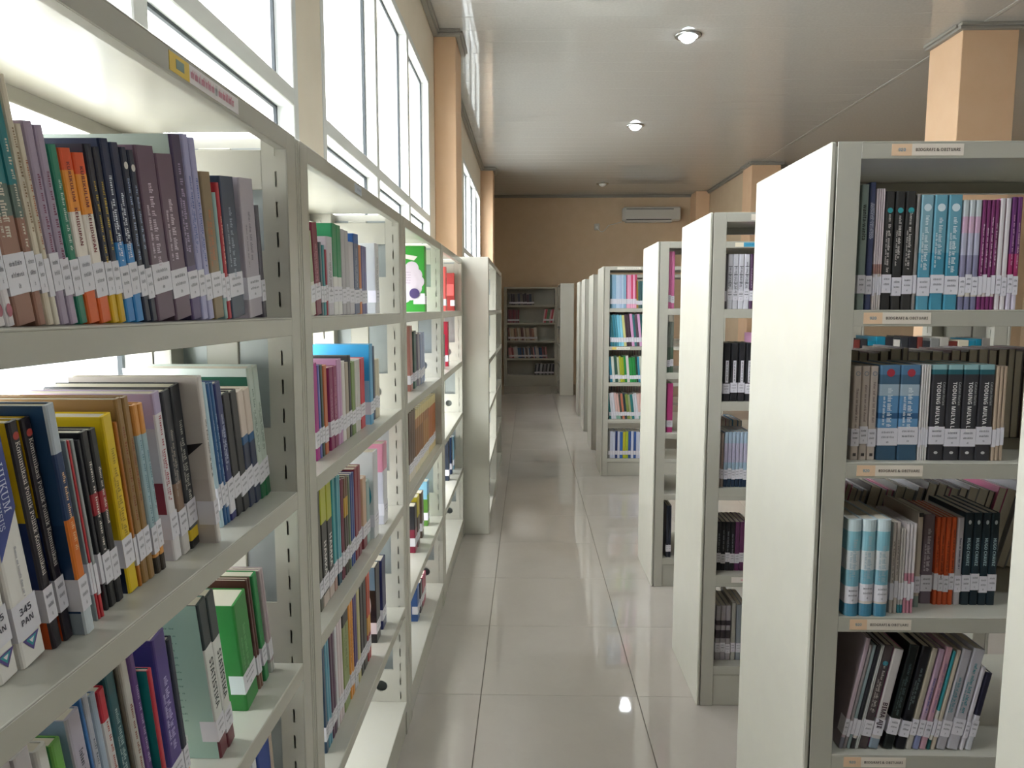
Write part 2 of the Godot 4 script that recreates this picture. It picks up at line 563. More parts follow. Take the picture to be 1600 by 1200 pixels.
func text_on(s: String, font: Font, at: Vector3, max_len: float, size: float, hex: String, parent: Node, down := true, bold := true) -> MeshInstance3D:
	var key := "tx" + s + str(font == serif)
	if not mesh_cache.has(key):
		var tm := TextMesh.new()
		tm.text = s
		tm.font = font
		tm.font_size = 48
		tm.pixel_size = 1.0 / 48.0
		tm.depth = 0.0
		tm.curve_step = 4.0
		mesh_cache[key] = tm
	var m: TextMesh = mesh_cache[key]
	var len0 := m.get_aabb().size.x
	var sc := minf(size / 0.72, max_len / maxf(len0, 0.01))
	var bs := Basis(Vector3.BACK, -PI / 2.0) if down else Basis.IDENTITY
	return part("lettering", m, flat_mat(hex, 0.5), parent, Transform3D(bs.scaled(Vector3(sc, sc, 1)) if not down else bs * Basis.from_scale(Vector3(sc, sc, 1)), at))

# ------------------------------------------------------------------ books
func make_print_pool() -> void:
	# lines of small print too fine to read: short upright strokes, one metre long, one metre high
	rng.seed = 4242
	for k in 8:
		var mb := MB.new()
		var x := -0.5
		var left := rng.randi_range(4, 9)
		while x < 0.49:
			var w := rng.randf_range(0.008, 0.02)
			var up := 0.5 if rng.randf() < 0.3 else 0.25
			mb.quad(Vector3(x, -0.35, 0), Vector3(x + w, -0.35, 0), Vector3(x + w, up, 0), Vector3(x, up, 0), Vector3.BACK)
			if rng.randf() < 0.6:
				mb.quad(Vector3(x + w, up - 0.18, 0), Vector3(x + w + 0.008, up - 0.18, 0), Vector3(x + w + 0.008, up, 0), Vector3(x + w, up, 0), Vector3.BACK)
			x += w + 0.012
			left -= 1
			if left == 0:
				x += 0.035
				left = rng.randi_range(3, 9)
		print_pool.append(mb.mesh())

func bands_of(s: String) -> Array:
	var out := []
	for b in s.split(" ", false):
		var p := b.split(":")
		out.append([float(p[1]) if p.size() > 1 else 1.0, lin(p[0])])
	return out

func strip(mb: MB, a: Vector2, b: Vector2, h: float, bands: Array, nn: Vector3) -> void:
	# upright wall from a to b (x, z), coloured by bands counted from the top
	var f0 := 0.0
	for bd in bands:
		var y1: float = h * (1.0 - f0)
		var y0: float = h * (1.0 - bd[0])
		mb.col = bd[1]
		mb.quad(Vector3(a.x, y0, a.y), Vector3(b.x, y0, b.y), Vector3(b.x, y1, b.y), Vector3(a.x, y1, a.y), nn)
		f0 = bd[0]

func cover_shape(mb: MB, w: float, h: float, d: float, sp: Array, cv: Array, rounded: bool) -> void:
	var t := minf(0.0016, w * 0.2)
	var r := minf(0.003, w * 0.28)
	strip(mb, Vector2(0, -d), Vector2(0, -r), h, cv, Vector3.LEFT)
	strip(mb, Vector2(w, -r), Vector2(w, -d), h, cv, Vector3.RIGHT)
	var prof := [Vector2(0, -r), Vector2(r * 0.3, -r * 0.3), Vector2(r, 0), Vector2(w - r, 0), Vector2(w - r * 0.3, -r * 0.3), Vector2(w, -r)]
	if rounded:
		prof = []
		for k in 9:
			var a := PI * (1.0 - k / 8.0)
			prof.append(Vector2(w * 0.5 + cos(a) * w * 0.5, -r + sin(a) * 0.009))
	for i in prof.size() - 1:
		var p: Vector2 = prof[i]
		var q: Vector2 = prof[i + 1]
		var e := q - p
		strip(mb, p, q, h, sp, Vector3(-e.y, 0, e.x).normalized() * (1.0 if e.x > 0 else 1.0))
	# board edges at head, tail and fore-edge
	for yy in [[h, Vector3.UP, sp[0][1]], [0.0, Vector3.DOWN, sp[-1][1]]]:
		mb.col = yy[2]
		var y: float = yy[0]
		mb.quad(Vector3(0, y, -d), Vector3(t, y, -d), Vector3(t, y, -r), Vector3(0, y, -r), yy[1])
		mb.quad(Vector3(w - t, y, -d), Vector3(w, y, -d), Vector3(w, y, -r), Vector3(w - t, y, -r), yy[1])
		var cap := [Vector3(0, y, -r - 0.001)]
		for p in prof:
			cap.append(Vector3(p.x, y, p.y))
		cap.append(Vector3(w, y, -r - 0.001))
		mb.poly(cap, yy[1])
	mb.col = cv[0][1]
	mb.quad(Vector3(0, 0, -d), Vector3(t, 0, -d), Vector3(t, h, -d), Vector3(0, h, -d), Vector3.FORWARD)
	mb.quad(Vector3(w - t, 0, -d), Vector3(w, 0, -d), Vector3(w, h, -d), Vector3(w - t, h, -d), Vector3.FORWARD)
	mb.quad(Vector3(t, 0, -d), Vector3(t, h, -d), Vector3(t, h, -r - t), Vector3(t, 0, -r - t), Vector3.RIGHT)
	mb.quad(Vector3(w - t, 0, -d), Vector3(w - t, h, -d), Vector3(w - t, h, -r - t), Vector3(w - t, 0, -r - t), Vector3.LEFT)

func pages_shape(mb: MB, w: float, h: float, d: float) -> void:
	var t := minf(0.0016, w * 0.2) + 0.0001
	mb.box(Vector3(t, 0.0015, -d + 0.002), Vector3(w - t, h - 0.0015, -0.003))

func disc(mb: MB, c: Vector3, r: float, ex: Vector3, ey: Vector3, nn: Vector3, seg := 20) -> void:
	var pts := []
	for k in seg:
		var a := TAU * k / seg
		pts.append(c + ex * cos(a) * r + ey * sin(a) * r)
	mb.poly(pts, nn)

func ring_shape(mb: MB, c: Vector3, r0: float, r1: float, ex: Vector3, ey: Vector3, nn: Vector3, sy := 1.0) -> void:
	for k in 28:
		var a := TAU * k / 28
		var b := TAU * (k + 1) / 28
		var p := ex * cos(a) + ey * sin(a) * sy
		var q := ex * cos(b) + ey * sin(b) * sy
		mb.quad(c + p * r0, c + q * r0, c + q * r1, c + p * r1, nn)

func print_line(parent: Node, at: Vector3, len_: float, size: float, hex: String, k: int, side := false) -> void:
	# side: printed on the left cover (faces -x, runs along z); otherwise down the spine
	var b := Basis(Vector3.BACK, -PI / 2.0)
	if side:
		b = Basis(Vector3.UP, -PI / 2.0)
	part("print", print_pool[k % print_pool.size()], flat_mat(hex, 0.5), parent, Transform3D(b * Basis.from_scale(Vector3(len_, size, 1)), at))

func make_book(r: Array, idx: int) -> void:
	var un: Dictionary = units[r[0]]
	var tf: Transform3D = un.tf
	var w: float = r[3] - 0.0012
	var h: float = minf(r[4], 0.29)
	var d: float = minf(r[5], un.d - r[7] - 0.01)
	var lean := deg_to_rad(r[6])
	var y: float = un.levels[r[1]]
	var local := Vector3(r[2], y + 0.0004, -r[7])
	if lean < 0.0:
		local.y += w * sin(-lean)
	var bt := Transform3D(tf.basis * Basis(Vector3.BACK, lean), tf * local)
	var o := thing("book", r[14], "book", bt, "books on the shelf of the " + {"L1": "nearest window bookcase", "L2": "second window bookcase", "L3": "third window bookcase", "L4": "fourth window bookcase", "A": "biography bookcase", "B": "bookcase behind the biographies", "C": "third row bookcase"}[r[0]])
	var opts: String = r[13]
	var sp := bands_of(r[8])
	var cv := bands_of(r[9]) if r[9] != "" else sp
	var rounded := "round" in opts
	var mb := MB.new()
	cover_shape(mb, w, h, d, sp, cv, rounded)
	var cover := part("cover", mb.mesh(), mats.cover, o)
	mb = MB.new()
	pages_shape(mb, w, h, d)
	part("pages", mb.mesh(), mats.pages, o)
	var zf := 0.0005 + (0.009 - 0.003 if rounded else 0.0)
	# call-number sticker wrapped round the foot of the spine
	var low := 0.030 + 0.003 * sin(idx * 2.3)
	var st := MB.new()
	var s0 := low
	var s1 := low + 0.036
	if "picture" in opts:
		st.quad(Vector3(-0.0004, s0, -0.05), Vector3(-0.0004, s0, 0.0003), Vector3(-0.0004, s1 + 0.01, 0.0003), Vector3(-0.0004, s1 + 0.01, -0.05), Vector3.LEFT)
	else:
		st.quad(Vector3(-0.0003, s0, -0.024), Vector3(-0.0003, s0, 0.0002), Vector3(-0.0003, s1, 0.0002), Vector3(-0.0003, s1, -0.024), Vector3.LEFT)
	st.quad(Vector3(w + 0.0003, s0, -0.024), Vector3(w + 0.0003, s0, 0.0002), Vector3(w + 0.0003, s1, 0.0002), Vector3(w + 0.0003, s1, -0.024), Vector3.RIGHT)
	if rounded:
		for k in 8:
			var a0 := PI * (1.0 - k / 8.0)
			var a1 := PI * (1.0 - (k + 1) / 8.0)
			st.quad(Vector3(w * 0.5 + cos(a0) * w * 0.505, s0, -0.003 + sin(a0) * 0.0094), Vector3(w * 0.5 + cos(a1) * w * 0.505, s0, -0.003 + sin(a1) * 0.0094), Vector3(w * 0.5 + cos(a1) * w * 0.505, s1, -0.003 + sin(a1) * 0.0094), Vector3(w * 0.5 + cos(a0) * w * 0.505, s1, -0.003 + sin(a0) * 0.0094), Vector3(cos((a0 + a1) / 2), 0, 1).normalized())
	else:
		st.quad(Vector3(-0.0003, s0, 0.0003), Vector3(w + 0.0003, s0, 0.0003), Vector3(w + 0.0003, s1, 0.0003), Vector3(-0.0003, s1, 0.0003), Vector3.BACK)
	var stick := part("spine_label", st.mesh(), mats.sticker, o)
	if w > 0.008:
		if "hukum" in opts:
			text_on("345", sans, Vector3(w * 0.5, s1 - 0.010, 0.0008), w * 0.6, 0.007, "4a4a58", stick, false)
			text_on("PAN", sans, Vector3(w * 0.5, s1 - 0.021, 0.0008), w * 0.6, 0.006, "4a4a58", stick, false)
		else:
			for q in 3:
				var b := Basis.from_scale(Vector3(w * (0.62 if q < 2 else 0.12), 0.005, 1))
				part("print", print_pool[(idx + q) % 8], flat_mat("6a6a76", 0.5), stick, Transform3D(b, Vector3(w * 0.5, s1 - 0.009 - q * 0.010, zf + 0.0002)))
	# title
	var tc: String = r[11]
	var title: String = r[10]
	var top := 0.95
	var bottom := (s1 + 0.006) / h
	if title != "":
		var lines := title.split("|")
		var ts: float = r[12]
		var font: Font = serif if "Komunikasi" in title or "HUKUM" in title else sans
		for q in lines.size():
			var cy := h * (top + bottom) * 0.5
			var ml := h * (top - bottom) * 0.9
			if "low" in opts or "bima" in opts: cy = h * (0.40 if "low" in opts else 0.34); ml = h * 0.28
			if "high" in opts: cy = h * 0.70; ml = h * 0.46
			if "hukum" in opts: cy = h * 0.76; ml = h * (0.20 if q == 0 else 0.32)
			if "stat" in opts: cy = h * 0.48; ml = h * 0.32
			if "todung" in opts: cy = h * 0.56; ml = h * 0.52
			if "hugo" in opts: cy = h * 0.58; ml = h * 0.30
			var off: float = 0.5 if lines.size() == 1 else 0.66 - 0.34 * q
			if "todung" in opts: off = 0.46
			text_on(lines[q], font, Vector3(w * off, cy, zf), ml, w * ts, tc, cover)
		if "todung" in opts:
			text_on("Catatan Harian", sans, Vector3(w * 0.80, h * 0.70, zf), h * 0.24, w * 0.2, "a8acac", cover)
	elif tc != "" and w > 0.006:
		var big := clampf(w * 0.34, 0.003, 0.011)
		print_line(cover, Vector3(w * 0.5, h * (0.58 + 0.04 * sin(idx * 1.7)), zf), h * (0.42 + 0.08 * sin(idx * 3.1)), big, tc, idx)
		if w > 0.016:
			print_line(cover, Vector3(w * 0.24, h * 0.52, zf), h * 0.30, big * 0.55, tc, idx + 3)
	# printed figures
	for op in opts.split(" ", false):
		var f := op.split(":")
		var fm := MB.new()
		match f[0]:
			"disc":
				disc(fm, Vector3(w * 0.5, h * float(f[2]), zf), minf(w * 0.30, 0.008), Vector3.RIGHT, Vector3.UP, Vector3.BACK)
				part("emblem", fm.mesh(), flat_mat(f[1], 0.5), cover)
			"drop":
				disc(fm, Vector3(w * 0.5, 0.014, zf), 0.0035, Vector3.RIGHT, Vector3.UP * 1.7, Vector3.BACK)
				part("emblem", fm.mesh(), flat_mat("b06a78", 0.5), cover)
			"hukum":
				fm.poly([Vector3(0.001, h * 0.985, 0.0003), Vector3(w - 0.001, h * 0.985, 0.0003), Vector3(w - 0.001, h * 0.66, 0.0003), Vector3(0.001, h * 0.48, 0.0003)], Vector3.BACK)
				part("emblem", fm.mesh(), flat_mat("33448c", 0.4), cover)
				print_line(cover, Vector3(w * 0.6, h * 0.40, zf), h * 0.22, 0.0035, "a8a8b0", idx)
				for q in [[1.0, "5a4a8c"], [0.62, "3aa0a8"], [0.3, "e4e0e8"]]:
					fm = MB.new()
					var e: float = 0.011 * q[0]
					fm.tri(Vector3(w * 0.5 - e, 0.022 + e * 0.4, zf + (1.0 - q[0]) * 0.0003), Vector3(w * 0.5 + e, 0.022 + e * 0.4, zf + (1.0 - q[0]) * 0.0003), Vector3(w * 0.5, 0.022 - e, zf + (1.0 - q[0]) * 0.0003), Vector3.BACK)
					part("emblem", fm.mesh(), flat_mat(q[1], 0.5), cover)
			"stat":
				for q in 14:
					print_line(cover, Vector3(-0.0004, h * (0.86 - q * 0.046), -d * 0.40), d * 0.42, 0.0035, "6f9488", idx + q, true)
				fm.box(Vector3(-0.0006, h * 0.12, -0.075), Vector3(-0.0001, h * 0.165, -0.045))
				part("barcode", fm.mesh(), flat_mat("c8d4d0", 0.5), cover)
				print_line(cover, Vector3(-0.0009, h * 0.142, -0.06), 0.026, 0.012, "34403c", idx, true)
			"corner":
				fm.quad(Vector3(-0.0003, h * 0.30, -0.075), Vector3(-0.0003, h * 0.30, -0.045), Vector3(-0.0003, h * 0.58, -0.045), Vector3(-0.0003, h * 0.58, -0.075), Vector3.LEFT)
				part("emblem", fm.mesh(), flat_mat("d0a83a", 0.4), cover)
				fm = MB.new()
				fm.poly([Vector3(-0.0004, h * 0.62, -0.004), Vector3(-0.0004, h * 0.60, -0.045), Vector3(-0.0004, h * 0.50, -0.04)], Vector3.LEFT)
				part("emblem", fm.mesh(), flat_mat("2a2628", 0.4), cover)
			"tealshape":
				var pts := []
				for q in 16:
					var a := TAU * q / 16
					pts.append(Vector3(-0.0004, h * 0.48 + sin(a) * h * 0.17 * (1.0 + 0.2 * sin(a * 2.0)), -0.03 + cos(a) * 0.022))
				fm.poly(pts, Vector3.LEFT)
				part("emblem", fm.mesh(), flat_mat("2f8a9c", 0.4), cover)
			"ring":
				ring_shape(fm, Vector3(-0.0004, h * 0.5, -0.055), 0.034, 0.039, Vector3.BACK, Vector3.UP, Vector3.LEFT, 1.9)
				part("emblem", fm.mesh(), flat_mat("c8ced0", 0.4), cover)
			"ringtop":
				ring_shape(fm, Vector3(w * 0.5, h * 0.92, zf), w * 0.2, w * 0.3, Vector3.RIGHT, Vector3.UP, Vector3.BACK)
				part("emblem", fm.mesh(), flat_mat("8a94a0", 0.4), cover)
				fm = MB.new()
				fm.quad(Vector3(w * 0.3, 0.008, zf), Vector3(w * 0.7, 0.008, zf), Vector3(w * 0.7, 0.014, zf), Vector3(w * 0.3, 0.014, zf), Vector3.BACK)
				part("emblem", fm.mesh(), flat_mat("4a4444", 0.4), cover)
			"darktop":
				fm.quad(Vector3(0.001, h * 0.955, zf), Vector3(w - 0.001, h * 0.955, zf), Vector3(w - 0.001, h * 0.998, zf), Vector3(0.001, h * 0.998, zf), Vector3.BACK)
				part("emblem", fm.mesh(), flat_mat("2e2a28", 0.4), cover)
			"todung":
				disc(fm, Vector3(w * 0.5, 0.016, zf), 0.004, Vector3.RIGHT, Vector3.UP * 0.7, Vector3.BACK)
				part("emblem", fm.mesh(), flat_mat("d8d8d8", 0.4), cover)
			"hugo":
				disc(fm, Vector3(w * 0.5, h * 0.90, zf), 0.003, Vector3.RIGHT, Vector3.UP * 1.6, Vector3.BACK)
				part("emblem", fm.mesh(), flat_mat("c8d4d8", 0.4), cover)
			"rules":
				for q in [0.77, 0.62, 0.47, 0.26]:
					fm.quad(Vector3(w * 0.12, h * q, zf), Vector3(w * 0.85, h * q, zf), Vector3(w * 0.85, h * q + 0.0022, zf), Vector3(w * 0.12, h * q + 0.0022, zf), Vector3.BACK)
				part("emblem", fm.mesh(), flat_mat("4a4a52", 0.4), cover)
			"strip":
				fm.box(Vector3(w * 0.32, h * 0.32, 0), Vector3(w * 0.74, h * 0.70, 0.0006))
				part("title_strip", fm.mesh(), mats.sticker, cover)
				print_line(cover, Vector3(w * 0.53, h * 0.51, 0.0009), h * 0.34, w * 0.22, "5a5a60", idx)
			"picture":
				for q in [[0.56, -0.075, 0.045], [0.66, -0.055, 0.03], [0.56, -0.038, 0.028], [0.46, -0.030, 0.028], [0.36, -0.040, 0.028], [0.28, -0.06, 0.03], [0.45, -0.09, 0.06], [0.30, -0.10, 0.05]]:
					disc(fm, Vector3(-0.0003 - fm.v.size() * 0.000004, h * q[0], q[1]), q[2], Vector3.BACK, Vector3.UP, Vector3.LEFT)
				part("emblem", fm.mesh(), flat_mat("cfc4d0", 0.4), cover)
				fm = MB.new()
				disc(fm, Vector3(-0.0030, h * 0.28, -0.045), 0.022, Vector3.BACK, Vector3.UP, Vector3.LEFT)
				part("emblem", fm.mesh(), flat_mat("4a3a6c", 0.4), cover)
				fm = MB.new()
				fm.poly([Vector3(-0.0005, h * 0.82, -0.10), Vector3(-0.0005, h * 0.78, -0.045), Vector3(-0.0005, h * 0.84, -0.03), Vector3(-0.0005, h * 0.88, -0.09)], Vector3.LEFT)
				part("emblem", fm.mesh(), flat_mat("e4e0dc", 0.4), cover)
				for q in 5:
					print_line(cover, Vector3(-0.0032, h * (0.60 - q * 0.04), -0.085), 0.05, 0.004, "8a7a94", idx + q, true)

# books too small or too hidden to pick out one by one, kept together
func stuff_row(cov: MB, pag: MB, key: String, level: int, u0: float, u1: float, set_: float, cols: Array, h0: float, h1: float, wmin: float, wmax: float, lean := 0.0, back := false) -> void:
	var un: Dictionary = units[key]
	var u := u0
	var k := 0
	while u < u1:
		var w := rng.randf_range(wmin, wmax)
		var h := rng.randf_range(h0, h1)
		var d := minf(h * 0.7, 0.16)
		var hexs: String = cols[k % cols.size()] if rng.randf() < 0.75 else cols[rng.randi() % cols.size()]
		var bands := bands_of(hexs)
		var all: Array = []
		# white call-number band near the foot
		for b in bands:
			if b[0] < 0.70: all.append(b)
		all.append([0.72, bands[-1][1] if bands.size() == 1 else bands[maxi(0, all.size() - 1)][1]])
		all.append([0.87, lin("d8d6de")])
		all.append([1.0, bands[-1][1]])
		var m := MB.new()
		var p := MB.new()
		cover_shape(m, w - 0.001, h, d, all, bands, false)
		pages_shape(p, w - 0.001, h, d)
		var l := deg_to_rad(lean)
		var loc := Transform3D(Basis(Vector3.BACK, l), Vector3(u, un.levels[level] + 0.0004 + (w * sin(-l) if l < 0.0 else 0.0), -set_))
		if back:
			loc = Transform3D(Basis(Vector3.UP, PI) * Basis(Vector3.BACK, l), Vector3(u + w, un.levels[level] + 0.0004 + (w * sin(-l) if l < 0.0 else 0.0), -un.d + set_))
		var g: Transform3D = un.tf * loc
		for pr in [[m, cov], [p, pag]]:
			for i in pr[0].v.size():
				pr[1].v.append(g * pr[0].v[i])
				pr[1].n.append(g.basis * pr[0].n[i])
				pr[1].c.append(pr[0].c[i])
		u += w / cos(l)
		k += 1

func build_stuff() -> void:
	rng.seed = 99
	var c := MB.new()
	var p := MB.new()
	# far sides of the double bookcases
	stuff_row(c, p, "A", 1, 0.08, 0.155, 0.02, ["3c3f48"], 0.225, 0.235, 0.034, 0.04, 0.0, true)
	stuff_row(c, p, "A", 1, 0.16, 0.62, 0.02, ["5a4f46", "6a6460", "8a8488", "5a4440"], 0.20, 0.215, 0.014, 0.03, 0.0, true)
	stuff_row(c, p, "A", 2, 0.10, 0.62, 0.02, ["4a4640", "5a5458", "b85a80", "8a8c88", "9a9aa0", "a8a8ac"], 0.19, 0.215, 0.012, 0.028, 14.0, true)
	stuff_row(c, p, "A", 0, 0.08, 0.30, 0.02, ["4a4640", "5a5458"], 0.13, 0.15, 0.012, 0.028, 0.0, true)
	stuff_row(c, p, "B", 1, 0.46, 1.0, 0.02, ["8a8a88", "b8b4ac", "7a3a34", "d8d0b8", "1f7f9c", "1f7f9c", "8a847e", "d8d4cc", "3a3c40", "2c2e34", "6a6864", "32343a"], 0.215, 0.235, 0.018, 0.04)
	stuff_row(c, p, "B", 1, 0.068, 0.17, 0.02, ["3a86c0", "d8d4d8"], 0.15, 0.16, 0.012, 0.02, 0.0, true)
	stuff_row(c, p, "B", 2, 0.068, 0.22, 0.02, ["d8cfd0", "d8cfd0", "2f7fa8", "2c6a74", "a04a48"], 0.20, 0.21, 0.012, 0.022, 0.0, true)
	stuff_row(c, p, "B", 0, 0.46, 1.0, 0.02, ["d2d2da", "5c4460", "8a8c90", "3a6a90"], 0.18, 0.2, 0.014, 0.03)
	stuff_row(c, p, "C", 0, 0.50, 1.0, 0.02, ["c890b8", "d8a8c8", "3aa0c8", "2f86b8", "2c5a84", "2a4a74"], 0.2, 0.21, 0.014, 0.03)
	stuff_row(c, p, "C", 1, 0.50, 1.0, 0.02, ["c890b8", "d8a8c8", "3aa0c8", "2f86b8", "2c5a84", "2a4a74"], 0.2, 0.21, 0.014, 0.03)
	# the fully stocked bookcase across the aisle further down
	stuff_row(c, p, "D", 0, 0.065, 0.20, 0.02, ["4f7a8a", "8ab0cc", "8ab0cc", "b8cce0", "c8d4e4", "a8bcd8"], 0.285, 0.29, 0.014, 0.02, 1.0)
	stuff_row(c, p, "D", 0, 0.202, 0.285, 0.02, ["d04a70:.2 e8a8c4:1", "e8a8c4", "e0a0c0"], 0.285, 0.29, 0.014, 0.02, 1.0)
	stuff_row(c, p, "D", 0, 0.29, 0.40, 0.02, ["a8803a", "4a6a5c", "3a5a60", "5a8a90"], 0.225, 0.24, 0.014, 0.022, 2.0)
	stuff_row(c, p, "D", 1, 0.075, 0.40, 0.02, ["2c5a5c", "3a7074", "3a8094", "4a90a4", "7ac0d8", "8ac8dc", "d0cc8a", "4a3a44", "4a3a44", "d8a0cc", "d8a0cc", "5a4a58", "d8a8d0"], 0.27, 0.285, 0.016, 0.024, 6.0)
	stuff_row(c, p, "D", 2, 0.075, 0.40, 0.02, ["3a8aa8", "c8ccc0", "3a5a50", "b8c0a8", "a8b02c", "9aa82c", "2a8a44", "d8ccd0", "2f9a4c", "2f9a4c", "1f7a3c", "2f4a3c"], 0.215, 0.235, 0.016, 0.026, 5.0)
	stuff_row(c, p, "D", 3, 0.075, 0.40, 0.02, ["2f7a7c", "c8ccd4", "d0d0d8", "d8b8b4:.3 8ab0a4:1", "d8b0a8:.3 8ab8a8:1", "5a5a54", "c87a60", "2c3c44", "7a8a4a", "a8ac84"], 0.215, 0.24, 0.016, 0.026, 7.0)
	stuff_row(c, p, "D", 4, 0.065, 0.40, 0.02, ["8a8c8c", "c4c8d8", "c8ccdc", "c4c8d8", "2f8a8c", "3a6ab0", "b8b42c", "a8b83a", "3a5a9c", "2a3a70"], 0.235, 0.245, 0.016, 0.028)
	stuff_row(c, p, "D", 2, 0.09, 0.5, 0.03, ["2f7fa8", "5a4a70", "c8a0b8", "c84a78"], 0.28, 0.29, 0.016, 0.03, 0.0, true)
	stuff_row(c, p, "D", 3, 0.09, 0.5, 0.03, ["3a6a9c", "3a6a9c", "c83a70", "c83a70", "8a3a5a"], 0.27, 0.28, 0.016, 0.03, 0.0, true)
	stuff_row(c, p, "D", 1, 0.09, 0.5, 0.03, ["d8d4d8", "c86a90", "4a4a50", "c8b0c0"], 0.29, 0.30, 0.016, 0.03, 0.0, true)
	# the bookcase against the end wall
	stuff_row(c, p, "W", 0, 0.10, 0.56, 0.05, ["6a6460", "2f2c34", "3a3038", "4a3440", "343a4c"], 0.2, 0.23, 0.03, 0.05, 4.0)
	stuff_row(c, p, "W", 1, 0.07, 0.26, 0.05, ["6a4a54", "7a3a48", "8a4a54"], 0.24, 0.25, 0.02, 0.035)
	stuff_row(c, p, "W", 1, 0.74, 0.92, 0.05, ["d0a0a8", "b84a58", "c8c8b8", "5a7a5c"], 0.24, 0.26, 0.02, 0.035, -8.0)
	stuff_row(c, p, "W", 2, 0.09, 0.62, 0.05, ["8a7a6a", "c8c0b4", "b8a890", "6a4a4c", "7a5a54", "a87a6a"], 0.22, 0.25, 0.02, 0.035, 6.0)
	stuff_row(c, p, "W", 3, 0.10, 0.80, 0.05, ["5a4a4c", "c89098", "8a4a54", "b8b0b0", "b8b4b4", "b4b4b8", "3a5a7c", "34507a"], 0.19, 0.23, 0.02, 0.04, 6.0)
	stuff_row(c, p, "W", 4, 0.58, 0.92, 0.05, ["3a3a40", "8a8a90", "4a4a54", "a8a8b0"], 0.2, 0.22, 0.02, 0.04, -6.0)
	# a few in the far window bookcases
	stuff_row(c, p, "L5", 0, 0.30, 0.40, 0.05, ["2c2c30"], 0.2, 0.22, 0.03, 0.05)
	stuff_row(c, p, "L5", 4, 0.50, 0.85, 0.04, ["2f3440", "d8d8dc", "4a4a54", "c8c4c8"], 0.2, 0.25, 0.03, 0.05)
	stuff_row(c, p, "L6", 2, 0.40, 0.6, 0.05, ["2c2c34", "3a3a44"], 0.22, 0.25, 0.03, 0.05)
	stuff_row(c, p, "F", 1, 0.07, 0.4, 0.02, ["3a3c44", "5a5a60", "8a8a8c"], 0.2, 0.25, 0.02, 0.04)
	stuff_row(c, p, "F", 3, 0.07, 0.4, 0.02, ["3a3c44", "5a5a60", "8a8a8c"], 0.2, 0.25, 0.02, 0.04)
	var o := thing("small_books", "rows of small books in the bookcases further down the room", "books", Transform3D.IDENTITY, "", "stuff")
	var a := part("covers", c.mesh(), mats.cover, o)
	a.set_meta("kind", "stuff")
	var b := part("pages", p.mesh(), mats.pages, o)
	b.set_meta("kind", "stuff")

# ------------------------------------------------------------------ fittings
func lamp(at: Vector3, on: bool, label: String) -> void:
	var o := thing("ceiling_lamp", label, "lamp", Transform3D(Basis.IDENTITY, at), "recessed ceiling lamps")
	var mb := MB.new()
	mb.lathe([Vector2(0.072, 0.0), Vector2(0.098, 0.0), Vector2(0.104, -0.004), Vector2(0.10, -0.012), Vector2(0.076, -0.016), Vector2(0.070, -0.006), Vector2(0.072, 0.0)], Vector3.ZERO, 36)
	part("ring", mb.mesh(), mats.chrome, o)
	mb = MB.new()
	mb.lathe([Vector2(0.0, -0.001), Vector2(0.070, -0.001), Vector2(0.070, -0.006)], Vector3.ZERO, 36)
	part("reflector", mb.mesh(), mats.chrome, o)
	mb = MB.new()
	var pr := []
	for k in 9:
		var a := PI * k / 16.0
		pr.append(Vector2(sin(a) * 0.066, -0.002 - cos(a) * 0.055))
	mb.lathe(pr, Vector3.ZERO, 24)
	part("bulb", mb.mesh(), mats.bulb if on else mats.bulb_off, o)
	if on:
		var l := SpotLight3D.new()
		l.name = "glow"
		l.light_color = Color(0.95, 0.98, 1.0)
		l.light_energy = 1.3
		l.light_size = 0.05
		l.spot_range = 16.0
		l.spot_angle = 78.0
		l.spot_attenuation = 2.0
		l.shadow_enabled = true
		l.rotation.x = -PI / 2.0
		l.position = Vector3(0, -0.062, 0)
		o.add_child(l)

func air_conditioner() -> void:
	var o := thing("air_conditioner", "white split air conditioner high on the end wall", "air conditioner", Transform3D(Basis.IDENTITY, Vector3(2.30, 3.075, FAR_Z)))
	var mb := MB.new()
	mb.cbox(Vector3(-0.54, 0.03, 0.0), Vector3(0.54, 0.285, 0.20), 0.025)
	part("body", mb.mesh(), mats.plastic, o)
	mb = MB.new()
	mb.cbox(Vector3(-0.48, 0.235, 0.195), Vector3(0.40, 0.247, 0.203), 0.002)
	part("intake_slot", mb.mesh(), mats.gasket, o)
	mb = MB.new()
	mb.cbox(Vector3(-0.48, 0.042, 0.19), Vector3(0.36, 0.058, 0.203), 0.002)
	part("outlet_slot", mb.mesh(), mats.dark, o)
	mb = MB.new()
	mb.cbox(Vector3(-0.49, 0.0, 0.06), Vector3(0.38, 0.034, 0.185), 0.012)
	part("louver", mb.mesh(), mats.plastic, o)
	var s := thing("wall_outlet", "small square power outlet on the end wall", "outlet", Transform3D(Basis.IDENTITY, Vector3(1.29, 3.0, FAR_Z)))
	mb = MB.new()
	mb.cbox(Vector3(-0.05, -0.05, 0), Vector3(0.05, 0.07, 0.022), 0.008)
	part("plate", mb.mesh(), mats.plastic, s)
	mb = MB.new()
	mb.lathe([Vector2(0.0, 0.012), Vector2(0.022, 0.012), Vector2(0.024, 0.0)], Vector3.ZERO, 20)
	part("plug", mb.mesh(), mats.frame, s, Transform3D(Basis(Vector3.RIGHT, PI / 2.0), Vector3(0, 0.0, 0.024)))
	mb = MB.new()
	var path := []
	for k in 21:
		var f := k / 20.0
		path.append(Vector3(lerpf(1.30, 1.76, f), lerpf(2.98, 3.10, f) - 0.11 * sin(PI * minf(f * 2.2, 1.0)) * (1.0 - f), FAR_Z + 0.03))
	mb.tube(path, 0.006)
	var c := part(numbered("power_cable"), mb.mesh(), mats.frame, self)
	tag(c, "thin pale cable hanging between outlet and air conditioner", "cable")

